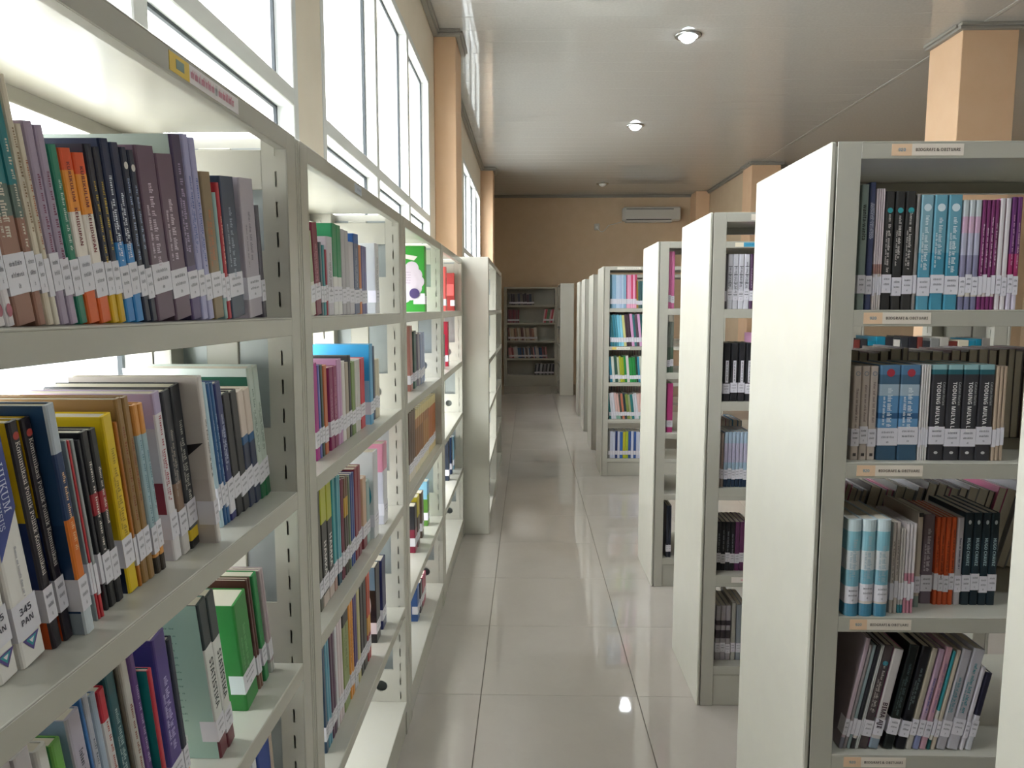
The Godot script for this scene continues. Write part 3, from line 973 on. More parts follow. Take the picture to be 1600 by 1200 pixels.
func yellow_sign() -> void:
	var un: Dictionary = units["L1"]
	var o: Node3D = un.node
	var tp: Node3D = null
	for ch in o.get_children():
		if ch.name.begins_with("top_panel"): tp = ch
	var a := 0.555
	var b := 0.755
	var mb := MB.new()
	mb.col = lin("e4dede")
	mb.box(Vector3(a + 0.05, -0.028, 0), Vector3(b, -0.006, 0.0006))
	mb.col = lin("e0c04a")
	mb.box(Vector3(a, -0.028, 0), Vector3(a + 0.05, -0.006, 0.0006))
	mb.col = lin("7a9088")
	mb.box(Vector3(a + 0.016, -0.022, 0.0006), Vector3(a + 0.036, -0.011, 0.0009))
	var plate := part("shelf_sign", mb.mesh(), mats.cover, tp)
	tag(plate, "paper sign with a yellow end and pink lettering")
	part("print", print_pool[1], flat_mat("d0708c", 0.5), plate, Transform3D(Basis.from_scale(Vector3(0.066, 0.013, 1)), Vector3(a + 0.086, -0.017, 0.001)))
	part("print", print_pool[2], flat_mat("d0708c", 0.5), plate, Transform3D(Basis.from_scale(Vector3(0.05, 0.013, 1)), Vector3(a + 0.158, -0.017, 0.001)))
	part("print", print_pool[0], flat_mat("4a6a68", 0.5), plate, Transform3D(Basis.from_scale(Vector3(0.006, 0.016, 1)), Vector3(a + 0.126, -0.017, 0.001)))

# ------------------------------------------------------------------ scene
func _ready() -> void:
	var cam := Camera3D.new()
	cam.name = "camera"
	cam.fov = rad_to_deg(2.0 * atan(600.0 / 1120.0))
	cam.position = Vector3(0, 1.48, 0)
	cam.rotation = Vector3(deg_to_rad(-6.06), deg_to_rad(1.33), 0)
	cam.near = 0.02
	cam.far = 200.0
	add_child(cam)
	cam.current = true
	var env := Environment.new()
	env.background_mode = Environment.BG_SKY
	var sm := ProceduralSkyMaterial.new()
	sm.sky_top_color = Color(0.97, 0.985, 1.0)
	sm.sky_horizon_color = Color(0.56, 0.57, 0.575)
	sm.sky_curve = 0.5
	sm.ground_horizon_color = Color(0.80, 0.80, 0.78)
	sm.ground_bottom_color = Color(0.60, 0.60, 0.58)
	var sky := Sky.new()
	sky.sky_material = sm
	env.sky = sky
	env.background_energy_multiplier = 24.0
	env.tonemap_mode = Environment.TONE_MAPPER_LINEAR
	env.tonemap_exposure = 1.1
	env.sdfgi_enabled = true
	env.ssao_enabled = true
	env.ssil_enabled = true
	var we := WorldEnvironment.new()
	we.name = "world"
	we.environment = env
	add_child(we)
	sans = SystemFont.new()
	sans.font_names = PackedStringArray(["Droid Sans"])
	sans.font_weight = 700
	serif = SystemFont.new()
	serif.font_names = PackedStringArray(["Droid Serif"])
	make_materials()
	make_print_pool()
	build_shell()
	# bookcases along the windows
	var lg := "bookcases standing along the window wall"
	var ll := ["single-sided grey steel bookcase with a yellow-ended sign, beside the window", "grey steel window bookcase holding a tall sky blue book on its second shelf", "grey steel window bookcase holding a green picture book on its top shelf", "nearly empty grey steel window bookcase with two red books on top shelf"]
	for i in 4:
		bookcase("L%d" % (i + 1), Vector3(-0.42, 0, -0.247 - 1.08 * i), 90, 1.08, 0.29, 1.785, L_LEVELS, 0.12, ll[i], lg)
	bookcase("L5", Vector3(-0.255, 0, -4.575), 90, 1.08, 0.29, 1.80, L_LEVELS, 0.12, "grey steel bookcase jutting forward with its plain end panel, past the red books", lg)
	bookcase("L6", Vector3(-0.255, 0, -5.66), 90, 1.08, 0.29, 1.80, L_LEVELS, 0.12, "last grey steel bookcase of the window row, in front of a column", lg)
	# double-sided rows on the other side of the aisle
	var rg := "double-sided bookcases standing across the room"
	bookcase("Z", Vector3(0.60, 0, -0.42), 0, 1.06, 0.46, 1.80, A_LEVELS, 0.16, "white steel bookcase end in front of the biography bookcase", rg)
	bookcase("A", Vector3(0.575, 0, -1.42), 0, 1.06, 0.45, 1.795, A_LEVELS, 0.18, "double-sided grey steel bookcase with signs reading BIOGRAFI & OBITUARI", rg)
	bookcase("B", Vector3(0.63, 0, -2.555), 0, 1.06, 0.46, 1.81, R_LEVELS, 0.155, "double-sided bookcase holding black binder-like books, right behind the biography bookcase", rg)
	bookcase("C", Vector3(0.655, 0, -3.71), 0, 1.06, 0.46, 1.815, R_LEVELS, 0.155, "double-sided bookcase with pink books, second behind the biography bookcase", rg)
	bookcase("D", Vector3(0.64, 0, -6.25), 0, 1.06, 0.46, 1.835, R_LEVELS, 0.155, "fully stocked double-sided bookcase with green and pale blue books", rg)
	bookcase("E", Vector3(0.655, 0, -7.41), 0, 1.06, 0.46, 1.82, R_LEVELS, 0.155, "double-sided bookcase end directly behind the fully stocked bookcase", rg)
	bookcase("E2", Vector3(0.66, 0, -8.56), 0, 1.06, 0.46, 1.82, R_LEVELS, 0.155, "double-sided bookcase end second behind the fully stocked bookcase", rg)
	bookcase("F", Vector3(0.68, 0, -9.75), 0, 1.06, 0.46, 1.83, R_LEVELS, 0.155, "double-sided bookcase third behind the fully stocked bookcase", rg)
	bookcase("G", Vector3(0.53, 0, -13.2), -90, 1.08, 0.23, 1.89, R_LEVELS, 0.155, "narrow bookcase with plain end panel beside the end wall bookcase", "")
	bookcase("W", Vector3(-0.47, 0, -13.58), 0, 1.02, 0.30, 1.87, [1.53, 1.20, 0.865, 0.53], 0.21, "dim grey bookcase with solid back against the end wall", "", true)
	for s in [[0, 0.115, 0.250], [1, 0.078, 0.208], [2, 0.080, 0.210], [3, 0.082, 0.206], [4, 0.084, 0.212]]:
		sign_on("A", s[0], s[1], s[2])
	yellow_sign()
	for s in [["L2", 0, 0.43, 0.50, "c3cdd8", "c3cdd8", "8a98a8"], ["B", 0, 0.142, 0.25, "e9dfd2", "e9dfd2", "8a847c"], ["B", 4, 0.115, 0.22, "e0d8d0", "e0d8d0", "d0708c"], ["C", 0, 0.39, 0.56, "e9dfc8", "4aa4c8", "2f86b0"], ["D", 2, 0.085, 0.24, "e0c86a", "e4e0d4", "8a847c"], ["D", 0, 0.12, 0.32, "e4e0d4", "e4e0d4", "9a948c"]]:
		plain_sign(s[0], s[1], s[2], s[3], s[4], s[5], s[6])
	print("books")
	var idx := 0
	for r in BOOKS:
		make_book(r, idx)
		idx += 1
	print("stuff")
	build_stuff()
	lamp(Vector3(1.24, CEIL, 2.48), true, "unseen ceiling lamp added for fill light, behind the first bookcases")  # out of view; continues the lamp row, added for fill light
	lamp(Vector3(1.24, CEIL, -0.31), true, "unseen ceiling lamp added for fill light, above the first bookcases")  # also out of view, added to fill the shelf fronts with light
	lamp(Vector3(1.24, CEIL, -3.1), true, "lit round ceiling lamp above the biography bookcase row")
	lamp(Vector3(1.24, CEIL, -5.89), true, "lit round ceiling lamp nearest the free-standing peach column")
	lamp(Vector3(1.24, CEIL, -8.68), true, "lit round ceiling lamp halfway to the air conditioner")
	lamp(Vector3(1.26, CEIL, -12.6), false, "unlit round ceiling lamp near the end wall")
	air_conditioner()

const BOOKS := [
["L1",0,0.3598,0.0113,0.161,0.116,11.5,0.035,"c9a766:.6 e6dfe2:1","","","",0,"drop","tan and white slim book, twenty-eighth from right post, top shelf, yellow-signed window bookcase"],
["L1",0,0.3714,0.0113,0.161,0.116,11.5,0.035,"c9a766:.6 e6dfe2:1","","","",0,"drop","tan and white slim book, twenty-seventh from right post, top shelf, yellow-signed window bookcase"],
["L1",0,0.3829,0.0273,0.211,0.152,11.5,0.035,"2a7f86:.42 5c6f68:.55 9a7060:1","","","d8d0c0",0,"","teal and brown thick book, twenty-sixth from right post, top shelf, yellow-signed window bookcase"],
["L1",0,0.4109,0.0134,0.218,0.157,11.5,0.035,"2a7f86:.42 5c6f68:.55 9a7060:1","","","d8d0c0",0,"","teal and brown slim book, twenty-fifth from right post, top shelf, yellow-signed window bookcase"],
["L1",0,0.4248,0.0104,0.221,0.159,11.5,0.035,"d8cdb8","","","8a7050",0,"","tall cream book, twenty-fourth from right post, top shelf, yellow-signed window bookcase"],
["L1",0,0.4355,0.0082,0.183,0.132,11.5,0.035,"d8cdb8:.7 b8d0c0:.8 e0d8c8:1","","","b06a50",0,"","shorter cream book, twenty-third from right post, top shelf, yellow-signed window bookcase"],
["L1",0,0.4442,0.0141,0.188,0.135,11,0.035,"a99bb0","","","7a3a58",0,"","lavender grey book, twenty-second from right post, top shelf, yellow-signed window bookcase"],
["L1",0,0.4585,0.0141,0.188,0.135,11,0.035,"a99bb0","","","7a3a58",0,"","lavender grey book, twenty-first from right post, top shelf, yellow-signed window bookcase"],
["L1",0,0.4736,0.0148,0.174,0.126,11,0.035,"1f7f66","","","d0e0d8",0,"","green slim book, twentieth from right post, top shelf, yellow-signed window bookcase"],
["L1",0,0.4889,0.021,0.174,0.125,11,0.035,"e0562a:.12 ef9a3a:.35 efe6dc:.80 e0652a:1","","KURIKULUM   KEHIDUPAN","7a1a20",0.5,"","orange and white book, nineteenth from right post, top shelf, yellow-signed window bookcase"],
["L1",0,0.5103,0.021,0.174,0.125,11,0.035,"e0562a:.12 ef9a3a:.35 efe6dc:.80 e0652a:1","","KURIKULUM   KEHIDUPAN","7a1a20",0.5,"","orange and white book, eighteenth from right post, top shelf, yellow-signed window bookcase"],
["L1",0,0.5321,0.0138,0.187,0.135,10.5,0.035,"23283a:.82 d8b020:1","","","c8a83a",0,"","black and yellow slim book, seventeenth from right post, top shelf, yellow-signed window bookcase"],
["L1",0,0.5461,0.0138,0.187,0.135,10.5,0.035,"23283a:.82 d8b020:1","","","c8a83a",0,"","black and yellow slim book, sixteenth from right post, top shelf, yellow-signed window bookcase"],
["L1",0,0.5604,0.0185,0.199,0.143,10.5,0.035,"1b2a4a:.55 2f86c8:1","","","dfe6f0",0,"","navy and bright blue book, fifteenth from right post, top shelf, yellow-signed window bookcase"],
["L1",0,0.5793,0.0185,0.199,0.143,10.5,0.035,"1b2a4a:.55 2f86c8:1","","","dfe6f0",0,"","navy and bright blue book, fourteenth from right post, top shelf, yellow-signed window bookcase"],
["L1",0,0.5986,0.0148,0.198,0.143,10.5,0.035,"222b42","","","a0b0d0",0,"disc:e8e4dc:.90","dark navy with round logo book, thirteenth from right post, top shelf, yellow-signed window bookcase"],
["L1",0,0.6136,0.0148,0.198,0.143,10.5,0.035,"222b42","","","a0b0d0",0,"disc:e8e4dc:.90","dark navy with round logo book, twelfth from right post, top shelf, yellow-signed window bookcase"],
["L1",0,0.6293,0.0447,0.207,0.149,10,0.035,"6a5366","","","d8ccd8",0,"","dusty purple thick book, eleventh from right post, top shelf, yellow-signed window bookcase"],
["L1",0,0.6746,0.0447,0.207,0.149,10,0.035,"6a5366","","","d8ccd8",0,"","dusty purple thick book, tenth from right post, top shelf, yellow-signed window bookcase"],
["L1",0,0.7204,0.029,0.24,0.173,10,0.035,"4a3f5c:.7 5d4f7a:1","8d9a94:.35 6a5a7c:.6 43395a:1","","b0a0c0",0,"","tall plum book, ninth from right post, top shelf, yellow-signed window bookcase"],
["L1",0,0.7501,0.0194,0.247,0.178,9.5,0.035,"a7a6cc","","","5a6aa8",0,"","tall lilac book, eighth from right post, top shelf, yellow-signed window bookcase"],
["L1",0,0.7698,0.0194,0.247,0.178,9.5,0.035,"a7a6cc","","","5a6aa8",0,"","tall lilac book, seventh from right post, top shelf, yellow-signed window bookcase"],
["L1",0,0.7898,0.0335,0.207,0.149,8.5,0.035,"8d7a5e","","","c07850",0,"","brown book, sixth from right post, top shelf, yellow-signed window bookcase"],
["L1",0,0.8238,0.0131,0.184,0.132,8.5,0.035,"8fb0b0","","","",0,"","thin pale teal book, fifth from right post, top shelf, yellow-signed window bookcase"],
["L1",0,0.8372,0.0135,0.2,0.144,8.5,0.035,"b52a35","","","f0c0b0",0,"","thin red book, fourth from right post, top shelf, yellow-signed window bookcase"],
["L1",0,0.851,0.0524,0.212,0.153,8,0.035,"36465c","","","a8b4c4",0,"","slate blue book, third from right post, top shelf, yellow-signed window bookcase"],
["L1",0,0.9207,0.058,0.222,0.16,7,0.035,"b3abb5","","","7a7480",0,"","mauve grey thick book, second from right post, top shelf, yellow-signed window bookcase"],
["L1",0,0.9817,0.0173,0.188,0.136,7,0.035,"5a5560","","","",0,"","thin charcoal book, first from right post, top shelf, yellow-signed window bookcase"],
["L1",1,0.3435,0.0248,0.228,0.165,10,0.045,"e9e6e2","","HUKUM|PIDANA KHUSUS","d8dcf0",0.3,"hukum","thick white and blue book, thirty-first from right post, second shelf, yellow-signed window bookcase"],
["L1",1,0.3732,0.0322,0.228,0.164,10,0.045,"e9e6e2","","HUKUM|PIDANA KHUSUS","d8dcf0",0.3,"hukum","thick white and blue book, thirtieth from right post, second shelf, yellow-signed window bookcase"],
["L1",1,0.413,0.0141,0.234,0.169,10,0.043,"1d1c22","dcb818:.42 23366a:.72 c8541e:1","Komunikasi Politik Politik Komunikasi","e8e0d8",0.55,"disc:b04038:.94","black with serif lettering book, twenty-ninth from right post, second shelf, yellow-signed window bookcase"],
["L1",1,0.4306,0.014,0.234,0.169,10,0.043,"1d1c22","dcb818:.42 23366a:.72 c8541e:1","Komunikasi Politik Politik Komunikasi","e8e0d8",0.55,"disc:b04038:.94","black with serif lettering book, twenty-eighth from right post, second shelf, yellow-signed window bookcase"],
["L1",1,0.4448,0.0148,0.245,0.177,9.5,0.03,"b8c2cc:.2 1e3a66:.48 e07a2a:.80 c9d2d8:1","2c4f78:.5 25406a:.9 9aa6b4:1","","f0c898",0,"","tall navy and orange book, twenty-seventh from right post, second shelf, yellow-signed window bookcase"],
["L1",1,0.4773,0.004,0.204,0.147,9.5,0.04,"8f9a9c","","","",0,"","thin grey book, twenty-sixth from right post, second shelf, yellow-signed window bookcase"],
["L1",1,0.4813,0.0045,0.203,0.146,9.5,0.04,"c03038","","","",0,"","thin red book, twenty-fifth from right post, second shelf, yellow-signed window bookcase"],
["L1",1,0.4868,0.0056,0.203,0.147,9.5,0.04,"9aa0a0:.8 c83a40:1","","","",0,"","thin grey and red book, twenty-fourth from right post, second shelf, yellow-signed window bookcase"],
["L1",1,0.5038,0.0058,0.199,0.143,9.5,0.045,"2c2e32","","","",0,"","thin charcoal book, twenty-third from right post, second shelf, yellow-signed window bookcase"],
["L1",1,0.5113,0.0141,0.206,0.148,9.5,0.045,"26252a:.30 26252a:.34 a83038:.46 26252a:1","","","e0d8d0",0,"","black with red band book, twenty-second from right post, second shelf, yellow-signed window bookcase"],
["L1",1,0.5256,0.0141,0.206,0.148,9.5,0.045,"26252a:.30 26252a:.34 a83038:.46 26252a:1","","","e0d8d0",0,"","black with red band book, twenty-first from right post, second shelf, yellow-signed window bookcase"],
["L1",1,0.5507,0.0205,0.217,0.156,9.5,0.045,"e3c21c","e3c21c:.84 24304c:1","","a88a10",0,"","bright yellow book, twentieth from right post, second shelf, yellow-signed window bookcase"],
["L1",1,0.5727,0.0063,0.207,0.149,9.5,0.045,"b5702a","","","",0,"","thin orange brown book, nineteenth from right post, second shelf, yellow-signed window bookcase"],
["L1",1,0.5813,0.0138,0.233,0.167,9.5,0.045,"9a7748","","","8a4a28",0,"","tall brown book, eighteenth from right post, second shelf, yellow-signed window bookcase"],
["L1",1,0.5953,0.0138,0.233,0.167,9.5,0.045,"9a7748","","","8a4a28",0,"","tall brown book, seventeenth from right post, second shelf, yellow-signed window bookcase"],
["L1",1,0.6134,0.012,0.221,0.159,9.5,0.045,"dd9a50:.17 a9c4cc:.72 e0a058:.9 3a3028:1","","","6a90a0",0,"","pale blue and orange book, sixteenth from right post, second shelf, yellow-signed window bookcase"],
["L1",1,0.6256,0.012,0.221,0.159,9.5,0.045,"dd9a50:.17 a9c4cc:.72 e0a058:.9 3a3028:1","","","6a90a0",0,"","pale blue and orange book, fifteenth from right post, second shelf, yellow-signed window bookcase"],
["L1",1,0.6597,0.0195,0.23,0.166,9.5,0.045,"b9aacb:.12 e4e0e4:1","b9aacb:.2 c9c2c8:.52 8a3440:.75 d8d2d6:1","","b05060",0,"","white with lavender top book, fourteenth from right post, second shelf, yellow-signed window bookcase"],
["L1",1,0.6828,0.0213,0.229,0.165,9.5,0.045,"3a3d44:.55 8a7060:.80 d0ccc8:1","","","b0a8a0",0,"","charcoal and brown book, thirteenth from right post, second shelf, yellow-signed window bookcase"],
["L1",1,0.7065,0.026,0.233,0.167,9.5,0.045,"33363c:.80 454e58:.88 d8b82a:.95 26262a:1","","","c8c8c0",0,"","black with yellow foot book, twelfth from right post, second shelf, yellow-signed window bookcase"],
["L1",1,0.7328,0.0132,0.244,0.176,9.5,0.02,"d6d0cc","cfc8c4:.6 c9c0bc:1","","3a3a3a",0,"corner","tall white with yellow corner book, eleventh from right post, second shelf, yellow-signed window bookcase"],
["L1",1,0.8042,0.0103,0.229,0.165,11,0.045,"b9d2dc","","","",0,"","thin pale blue book, tenth from right post, second shelf, yellow-signed window bookcase"],
["L1",1,0.8165,0.0106,0.227,0.164,11,0.045,"2c5f94","","","a8c4dc",0,"","blue slim book, ninth from right post, second shelf, yellow-signed window bookcase"],
["L1",1,0.8274,0.0106,0.227,0.164,11,0.045,"2c5f94","","","a8c4dc",0,"","blue slim book, eighth from right post, second shelf, yellow-signed window bookcase"],
["L1",1,0.84,0.0223,0.224,0.162,11,0.045,"22306a:.8 e6e4ea:.95 2a2a70:1","","","c0c8e0",0,"","navy with white foot book, seventh from right post, second shelf, yellow-signed window bookcase"],
["L1",1,0.8627,0.0264,0.204,0.147,11,0.045,"1c1a20:.75 8a2430:.83 1c1a20:1","","","",0,"","black with red dash book, sixth from right post, second shelf, yellow-signed window bookcase"],
["L1",1,0.8896,0.0264,0.204,0.147,11,0.045,"1c1a20:.75 8a2430:.83 1c1a20:1","","","",0,"","black with red dash book, fifth from right post, second shelf, yellow-signed window bookcase"],
["L1",1,0.9166,0.0259,0.202,0.146,11,0.045,"d8c8bc:.38 2a5a8c:.45 2a3350:1","","","",0,"","cream and navy book, fourth from right post, second shelf, yellow-signed window bookcase"],
["L1",1,0.943,0.0259,0.202,0.146,11,0.045,"d8c8bc:.38 2a5a8c:.45 2a3350:1","","","",0,"","cream and navy book, third from right post, second shelf, yellow-signed window bookcase"],
["L1",1,0.9694,0.0224,0.237,0.21,11,0.045,"c3cfc6:.83 1f6a44:1","cdd8d4:.06 1f5a4a:.6 cdd8d4:.9 1f6a44:1","","7a9084",0,"","tall pale green slim book, second from right post, second shelf, yellow-signed window bookcase"],
["L1",1,0.9922,0.0224,0.237,0.21,11,0.045,"c3cfc6:.83 1f6a44:1","cdd8d4:.06 1f5a4a:.6 cdd8d4:.9 1f6a44:1","","7a9084",0,"","tall pale green slim book, first from right post, second shelf, yellow-signed window bookcase"],
["L1",2,0.3784,0.0153,0.266,0.17,10,0.045,"b5b0b5","","","",0,"","grey book, twenty-fourth from right post, third shelf, yellow-signed window bookcase"],
["L1",2,0.3952,0.022,0.256,0.17,10,0.045,"d2ced6","","","",0,"","thick white book, twenty-third from right post, third shelf, yellow-signed window bookcase"],
["L1",2,0.4219,0.0164,0.245,0.17,10,0.045,"dcdcd8","","","",0,"","white book, twenty-second from right post, third shelf, yellow-signed window bookcase"],
["L1",2,0.4417,0.016,0.237,0.17,10,0.045,"6aa84a:.5 e4e6e0:.56 6aa84a:1","4a9a50","","",0,"","leaf green book, twenty-first from right post, third shelf, yellow-signed window bookcase"],
["L1",2,0.4681,0.0229,0.249,0.17,10,0.045,"b9b3c2","9ab0d0","","4a4a58",0,"","thick lavender white book, twentieth from right post, third shelf, yellow-signed window bookcase"],
["L1",2,0.4914,0.0051,0.26,0.16,10,0.045,"3f78b8","","","",0,"","thin blue book, nineteenth from right post, third shelf, yellow-signed window bookcase"],
["L1",2,0.4971,0.0104,0.258,0.16,10,0.045,"b9bcc8","","","6a7080",0,"","pale grey blue book, eighteenth from right post, third shelf, yellow-signed window bookcase"],
["L1",2,0.5086,0.0108,0.252,0.16,10,0.045,"a8b8cc","6a90c0","","",0,"","pale blue book, seventeenth from right post, third shelf, yellow-signed window bookcase"],
["L1",2,0.5206,0.0143,0.249,0.17,10,0.045,"c83040:.16 dcd8d8:1","c83040:.2 a8b4c8:1","","b05048",0,"","white with red top book, sixteenth from right post, third shelf, yellow-signed window bookcase"],
["L1",2,0.5361,0.0189,0.264,0.19,10,0.045,"1f5560","","","a8c0c0",0,"","dark teal book, fifteenth from right post, third shelf, yellow-signed window bookcase"],
["L1",2,0.5559,0.0084,0.262,0.18,10,0.045,"4a4034","","","",0,"","thin dark brown book, fourteenth from right post, third shelf, yellow-signed window bookcase"],
["L1",2,0.5654,0.0158,0.261,0.19,10,0.045,"c9c5be","","","8a4a3a",0,"","white grey book, thirteenth from right post, third shelf, yellow-signed window bookcase"],
["L1",2,0.5825,0.014,0.258,0.18,10,0.045,"6a4a8c:.8 8a70a8:1","","","c8b8d8",0,"","purple book, twelfth from right post, third shelf, yellow-signed window bookcase"],
["L1",2,0.5967,0.0093,0.229,0.12,9,0.035,"c83a48:.7 d8602a:1","1f8a8c:.5 1f8a8c:.8 d0a83a:1","","",0,"","small teal and red book, eleventh from right post, third shelf, yellow-signed window bookcase"],
["L1",2,0.6304,0.0315,0.252,0.2,9,0.045,"54408c:1","4a3c88","","c8c0e8",0,"","tall violet book, tenth from right post, third shelf, yellow-signed window bookcase"],
["L1",2,0.6642,0.0129,0.235,0.18,9,0.045,"2c3444:.75 c8803a:.9 2c3444:1","","","",0,"","thin dark slate book, ninth from right post, third shelf, yellow-signed window bookcase"],
["L1",2,0.7334,0.0259,0.261,0.2,11.5,0.03,"2a3638:.28 dfe0dc:.87 6a2a34:1","a9c8bc","STATISTIKA","2a3434",0.6,"stat","white with maroon foot book, eighth from right post, third shelf, yellow-signed window bookcase"],
["L1",2,0.7598,0.0259,0.261,0.2,11.5,0.03,"2a3638:.28 dfe0dc:.87 6a2a34:1","a9c8bc","STATISTIKA","2a3434",0.6,"stat","white with maroon foot book, seventh from right post, third shelf, yellow-signed window bookcase"],
["L1",2,0.8585,0.0508,0.2,0.18,11.5,0.04,"2f8a3c","2a7a34","","7ab87a",0,"","thick green book, sixth from right post, third shelf, yellow-signed window bookcase"],
["L1",2,0.9265,0.0088,0.216,0.17,11.5,0.045,"5a3a34:.8 8a6a5a:1","","","",0,"","thin dark brown book, fifth from right post, third shelf, yellow-signed window bookcase"],
["L1",2,0.9355,0.0088,0.216,0.17,11.5,0.045,"5a3a34:.8 8a6a5a:1","","","",0,"","thin dark brown book, fourth from right post, third shelf, yellow-signed window bookcase"],
["L1",2,0.9526,0.0197,0.213,0.17,11.5,0.045,"2c8a4c","","","",0,"","green slim book, third from right post, third shelf, yellow-signed window bookcase"],
["L1",2,0.9829,0.0089,0.211,0.17,11.5,0.045,"b8a8ac:.9 c8c8c4:1","","","",0,"","pale mauve slim book, second from right post, third shelf, yellow-signed window bookcase"],
["L1",2,0.992,0.0089,0.211,0.17,11.5,0.045,"b8a8ac:.9 c8c8c4:1","","","",0,"","pale mauve slim book, first from right post, third shelf, yellow-signed window bookcase"],
["L1",3,0.9052,0.0164,0.288,0.17,8,0.05,"a8bcd8","","","",0,"","pale blue thin book, fourth from right post, fourth shelf, yellow-signed window bookcase"],
["L1",3,0.9242,0.0195,0.277,0.17,8,0.05,"d8dce2","","","",0,"","white thin book, third from right post, fourth shelf, yellow-signed window bookcase"],
["L1",3,0.9454,0.0545,0.285,0.18,7,0.05,"2a4a9c","","","",0,"","royal blue book, second from right post, fourth shelf, yellow-signed window bookcase"],
["L1",3,1.0003,0.0146,0.253,0.17,7,0.05,"c8b8a8","","","",0,"","thin cream book, first from right post, fourth shelf, yellow-signed window bookcase"],
["L2",0,0.1984,0.0283,0.177,0.127,8,0.04,"9aa884:.6 d8d8cc:1","","","",0,"","thin pale green book, sixteenth from right post, top shelf, window bookcase beside yellow-signed one"],
["L2",0,0.2285,0.0407,0.198,0.142,7,0.04,"7a2a40","","","c89098",0,"","tall maroon book, fifteenth from right post, top shelf, window bookcase beside yellow-signed one"],
["L2",0,0.2709,0.0163,0.161,0.116,4,0.04,"5a6a70","","","",0,"","thin slate book, fourteenth from right post, top shelf, window bookcase beside yellow-signed one"],
["L2",0,0.289,0.0201,0.156,0.112,4,0.04,"2f8a90","","","",0,"","thin teal book, thirteenth from right post, top shelf, window bookcase beside yellow-signed one"],
["L2",0,0.3108,0.012,0.148,0.11,3,0.04,"b03a4c","","","",0,"","thin red book, twelfth from right post, top shelf, window bookcase beside yellow-signed one"],
["L2",0,0.3245,0.0463,0.179,0.129,2,0.04,"c9c4cc","","","6a6a6a",0,"","white grey book, eleventh from right post, top shelf, window bookcase beside yellow-signed one"],
["L2",0,0.3728,0.0383,0.214,0.154,2,0.04,"2a8a5c:.58 e6e4e0:1","","","",0,"","tall green and white book, tenth from right post, top shelf, window bookcase beside yellow-signed one"],
["L2",0,0.4112,0.0383,0.214,0.154,2,0.04,"2a8a5c:.58 e6e4e0:1","","","",0,"","tall green and white book, ninth from right post, top shelf, window bookcase beside yellow-signed one"],
["L2",0,0.4516,0.0355,0.209,0.151,2,0.04,"b0aeb2","","","",0,"","pale grey book, eighth from right post, top shelf, window bookcase beside yellow-signed one"],
["L2",0,0.4871,0.0355,0.209,0.151,2,0.04,"b0aeb2","","","",0,"","pale grey book, seventh from right post, top shelf, window bookcase beside yellow-signed one"],
["L2",0,0.5248,0.0491,0.185,0.133,2,0.04,"c8c4c8","","","",0,"","white slim book, sixth from right post, top shelf, window bookcase beside yellow-signed one"],
["L2",0,0.5763,0.0567,0.211,0.152,2,0.04,"2a5aa0:.12 56627e:1","","","c0c8d8",0,"","blue topped grey book, fifth from right post, top shelf, window bookcase beside yellow-signed one"],
["L2",0,0.6356,0.0247,0.186,0.134,2,0.04,"d0804a","","","",0,"","thin orange book, fourth from right post, top shelf, window bookcase beside yellow-signed one"],
["L2",0,0.6628,0.0297,0.187,0.135,1,0.04,"6a6a98","","","",0,"","blue violet book, third from right post, top shelf, window bookcase beside yellow-signed one"],
["L2",0,0.6925,0.0297,0.187,0.135,1,0.04,"6a6a98","","","",0,"","blue violet book, second from right post, top shelf, window bookcase beside yellow-signed one"],
["L2",0,0.8377,0.0548,0.209,0.15,1,0.04,"d2d2d4","b8bcbc","","6a6a70",0,"","thick white book, first from right post, top shelf, window bookcase beside yellow-signed one"],
["L2",1,0.1998,0.0274,0.214,0.154,3,0.04,"b0308c","","","",0,"","magenta book, twentieth from right post, second shelf, window bookcase beside yellow-signed one"],
["L2",1,0.2298,0.0157,0.208,0.15,3,0.04,"6a70b8","","","",0,"","thin violet blue book, nineteenth from right post, second shelf, window bookcase beside yellow-signed one"],
["L2",1,0.2481,0.0193,0.207,0.149,3,0.04,"2f4a44","","","",0,"","thin dark green book, eighteenth from right post, second shelf, window bookcase beside yellow-signed one"],
["L2",1,0.2698,0.0267,0.204,0.147,2,0.04,"c0683c","","","",0,"","orange book, seventeenth from right post, second shelf, window bookcase beside yellow-signed one"],
["L2",1,0.3136,0.0342,0.195,0.14,2,0.04,"8a2a5c","","","c890a8",0,"","thick plum book, sixteenth from right post, second shelf, window bookcase beside yellow-signed one"],
["L2",1,0.3479,0.0342,0.195,0.14,2,0.04,"8a2a5c","","","c890a8",0,"","thick plum book, fifteenth from right post, second shelf, window bookcase beside yellow-signed one"],
["L2",1,0.385,0.0202,0.209,0.151,2,0.04,"c79ac0","","","",0,"","pinkish lilac book, fourteenth from right post, second shelf, window bookcase beside yellow-signed one"],
["L2",1,0.4052,0.0202,0.209,0.151,2,0.04,"c79ac0","","","",0,"","pinkish lilac book, thirteenth from right post, second shelf, window bookcase beside yellow-signed one"],
["L2",1,0.4281,0.0301,0.201,0.145,2,0.04,"e0dcd8","","","",0,"","cream white book, twelfth from right post, second shelf, window bookcase beside yellow-signed one"],
["L2",1,0.4613,0.0313,0.195,0.14,2,0.04,"b0a494","","","",0,"","beige book, eleventh from right post, second shelf, window bookcase beside yellow-signed one"],
["L2",1,0.4951,0.0237,0.211,0.152,2,0.04,"3c3c40","","","",0,"","thin black tall book, tenth from right post, second shelf, window bookcase beside yellow-signed one"],
["L2",1,0.5217,0.0357,0.192,0.139,2,0.04,"7a9450","","","",0,"","leaf green book, ninth from right post, second shelf, window bookcase beside yellow-signed one"],
["L2",1,0.5606,0.0181,0.194,0.14,1,0.04,"d0ccc8","","","",0,"","white grey book, eighth from right post, second shelf, window bookcase beside yellow-signed one"],
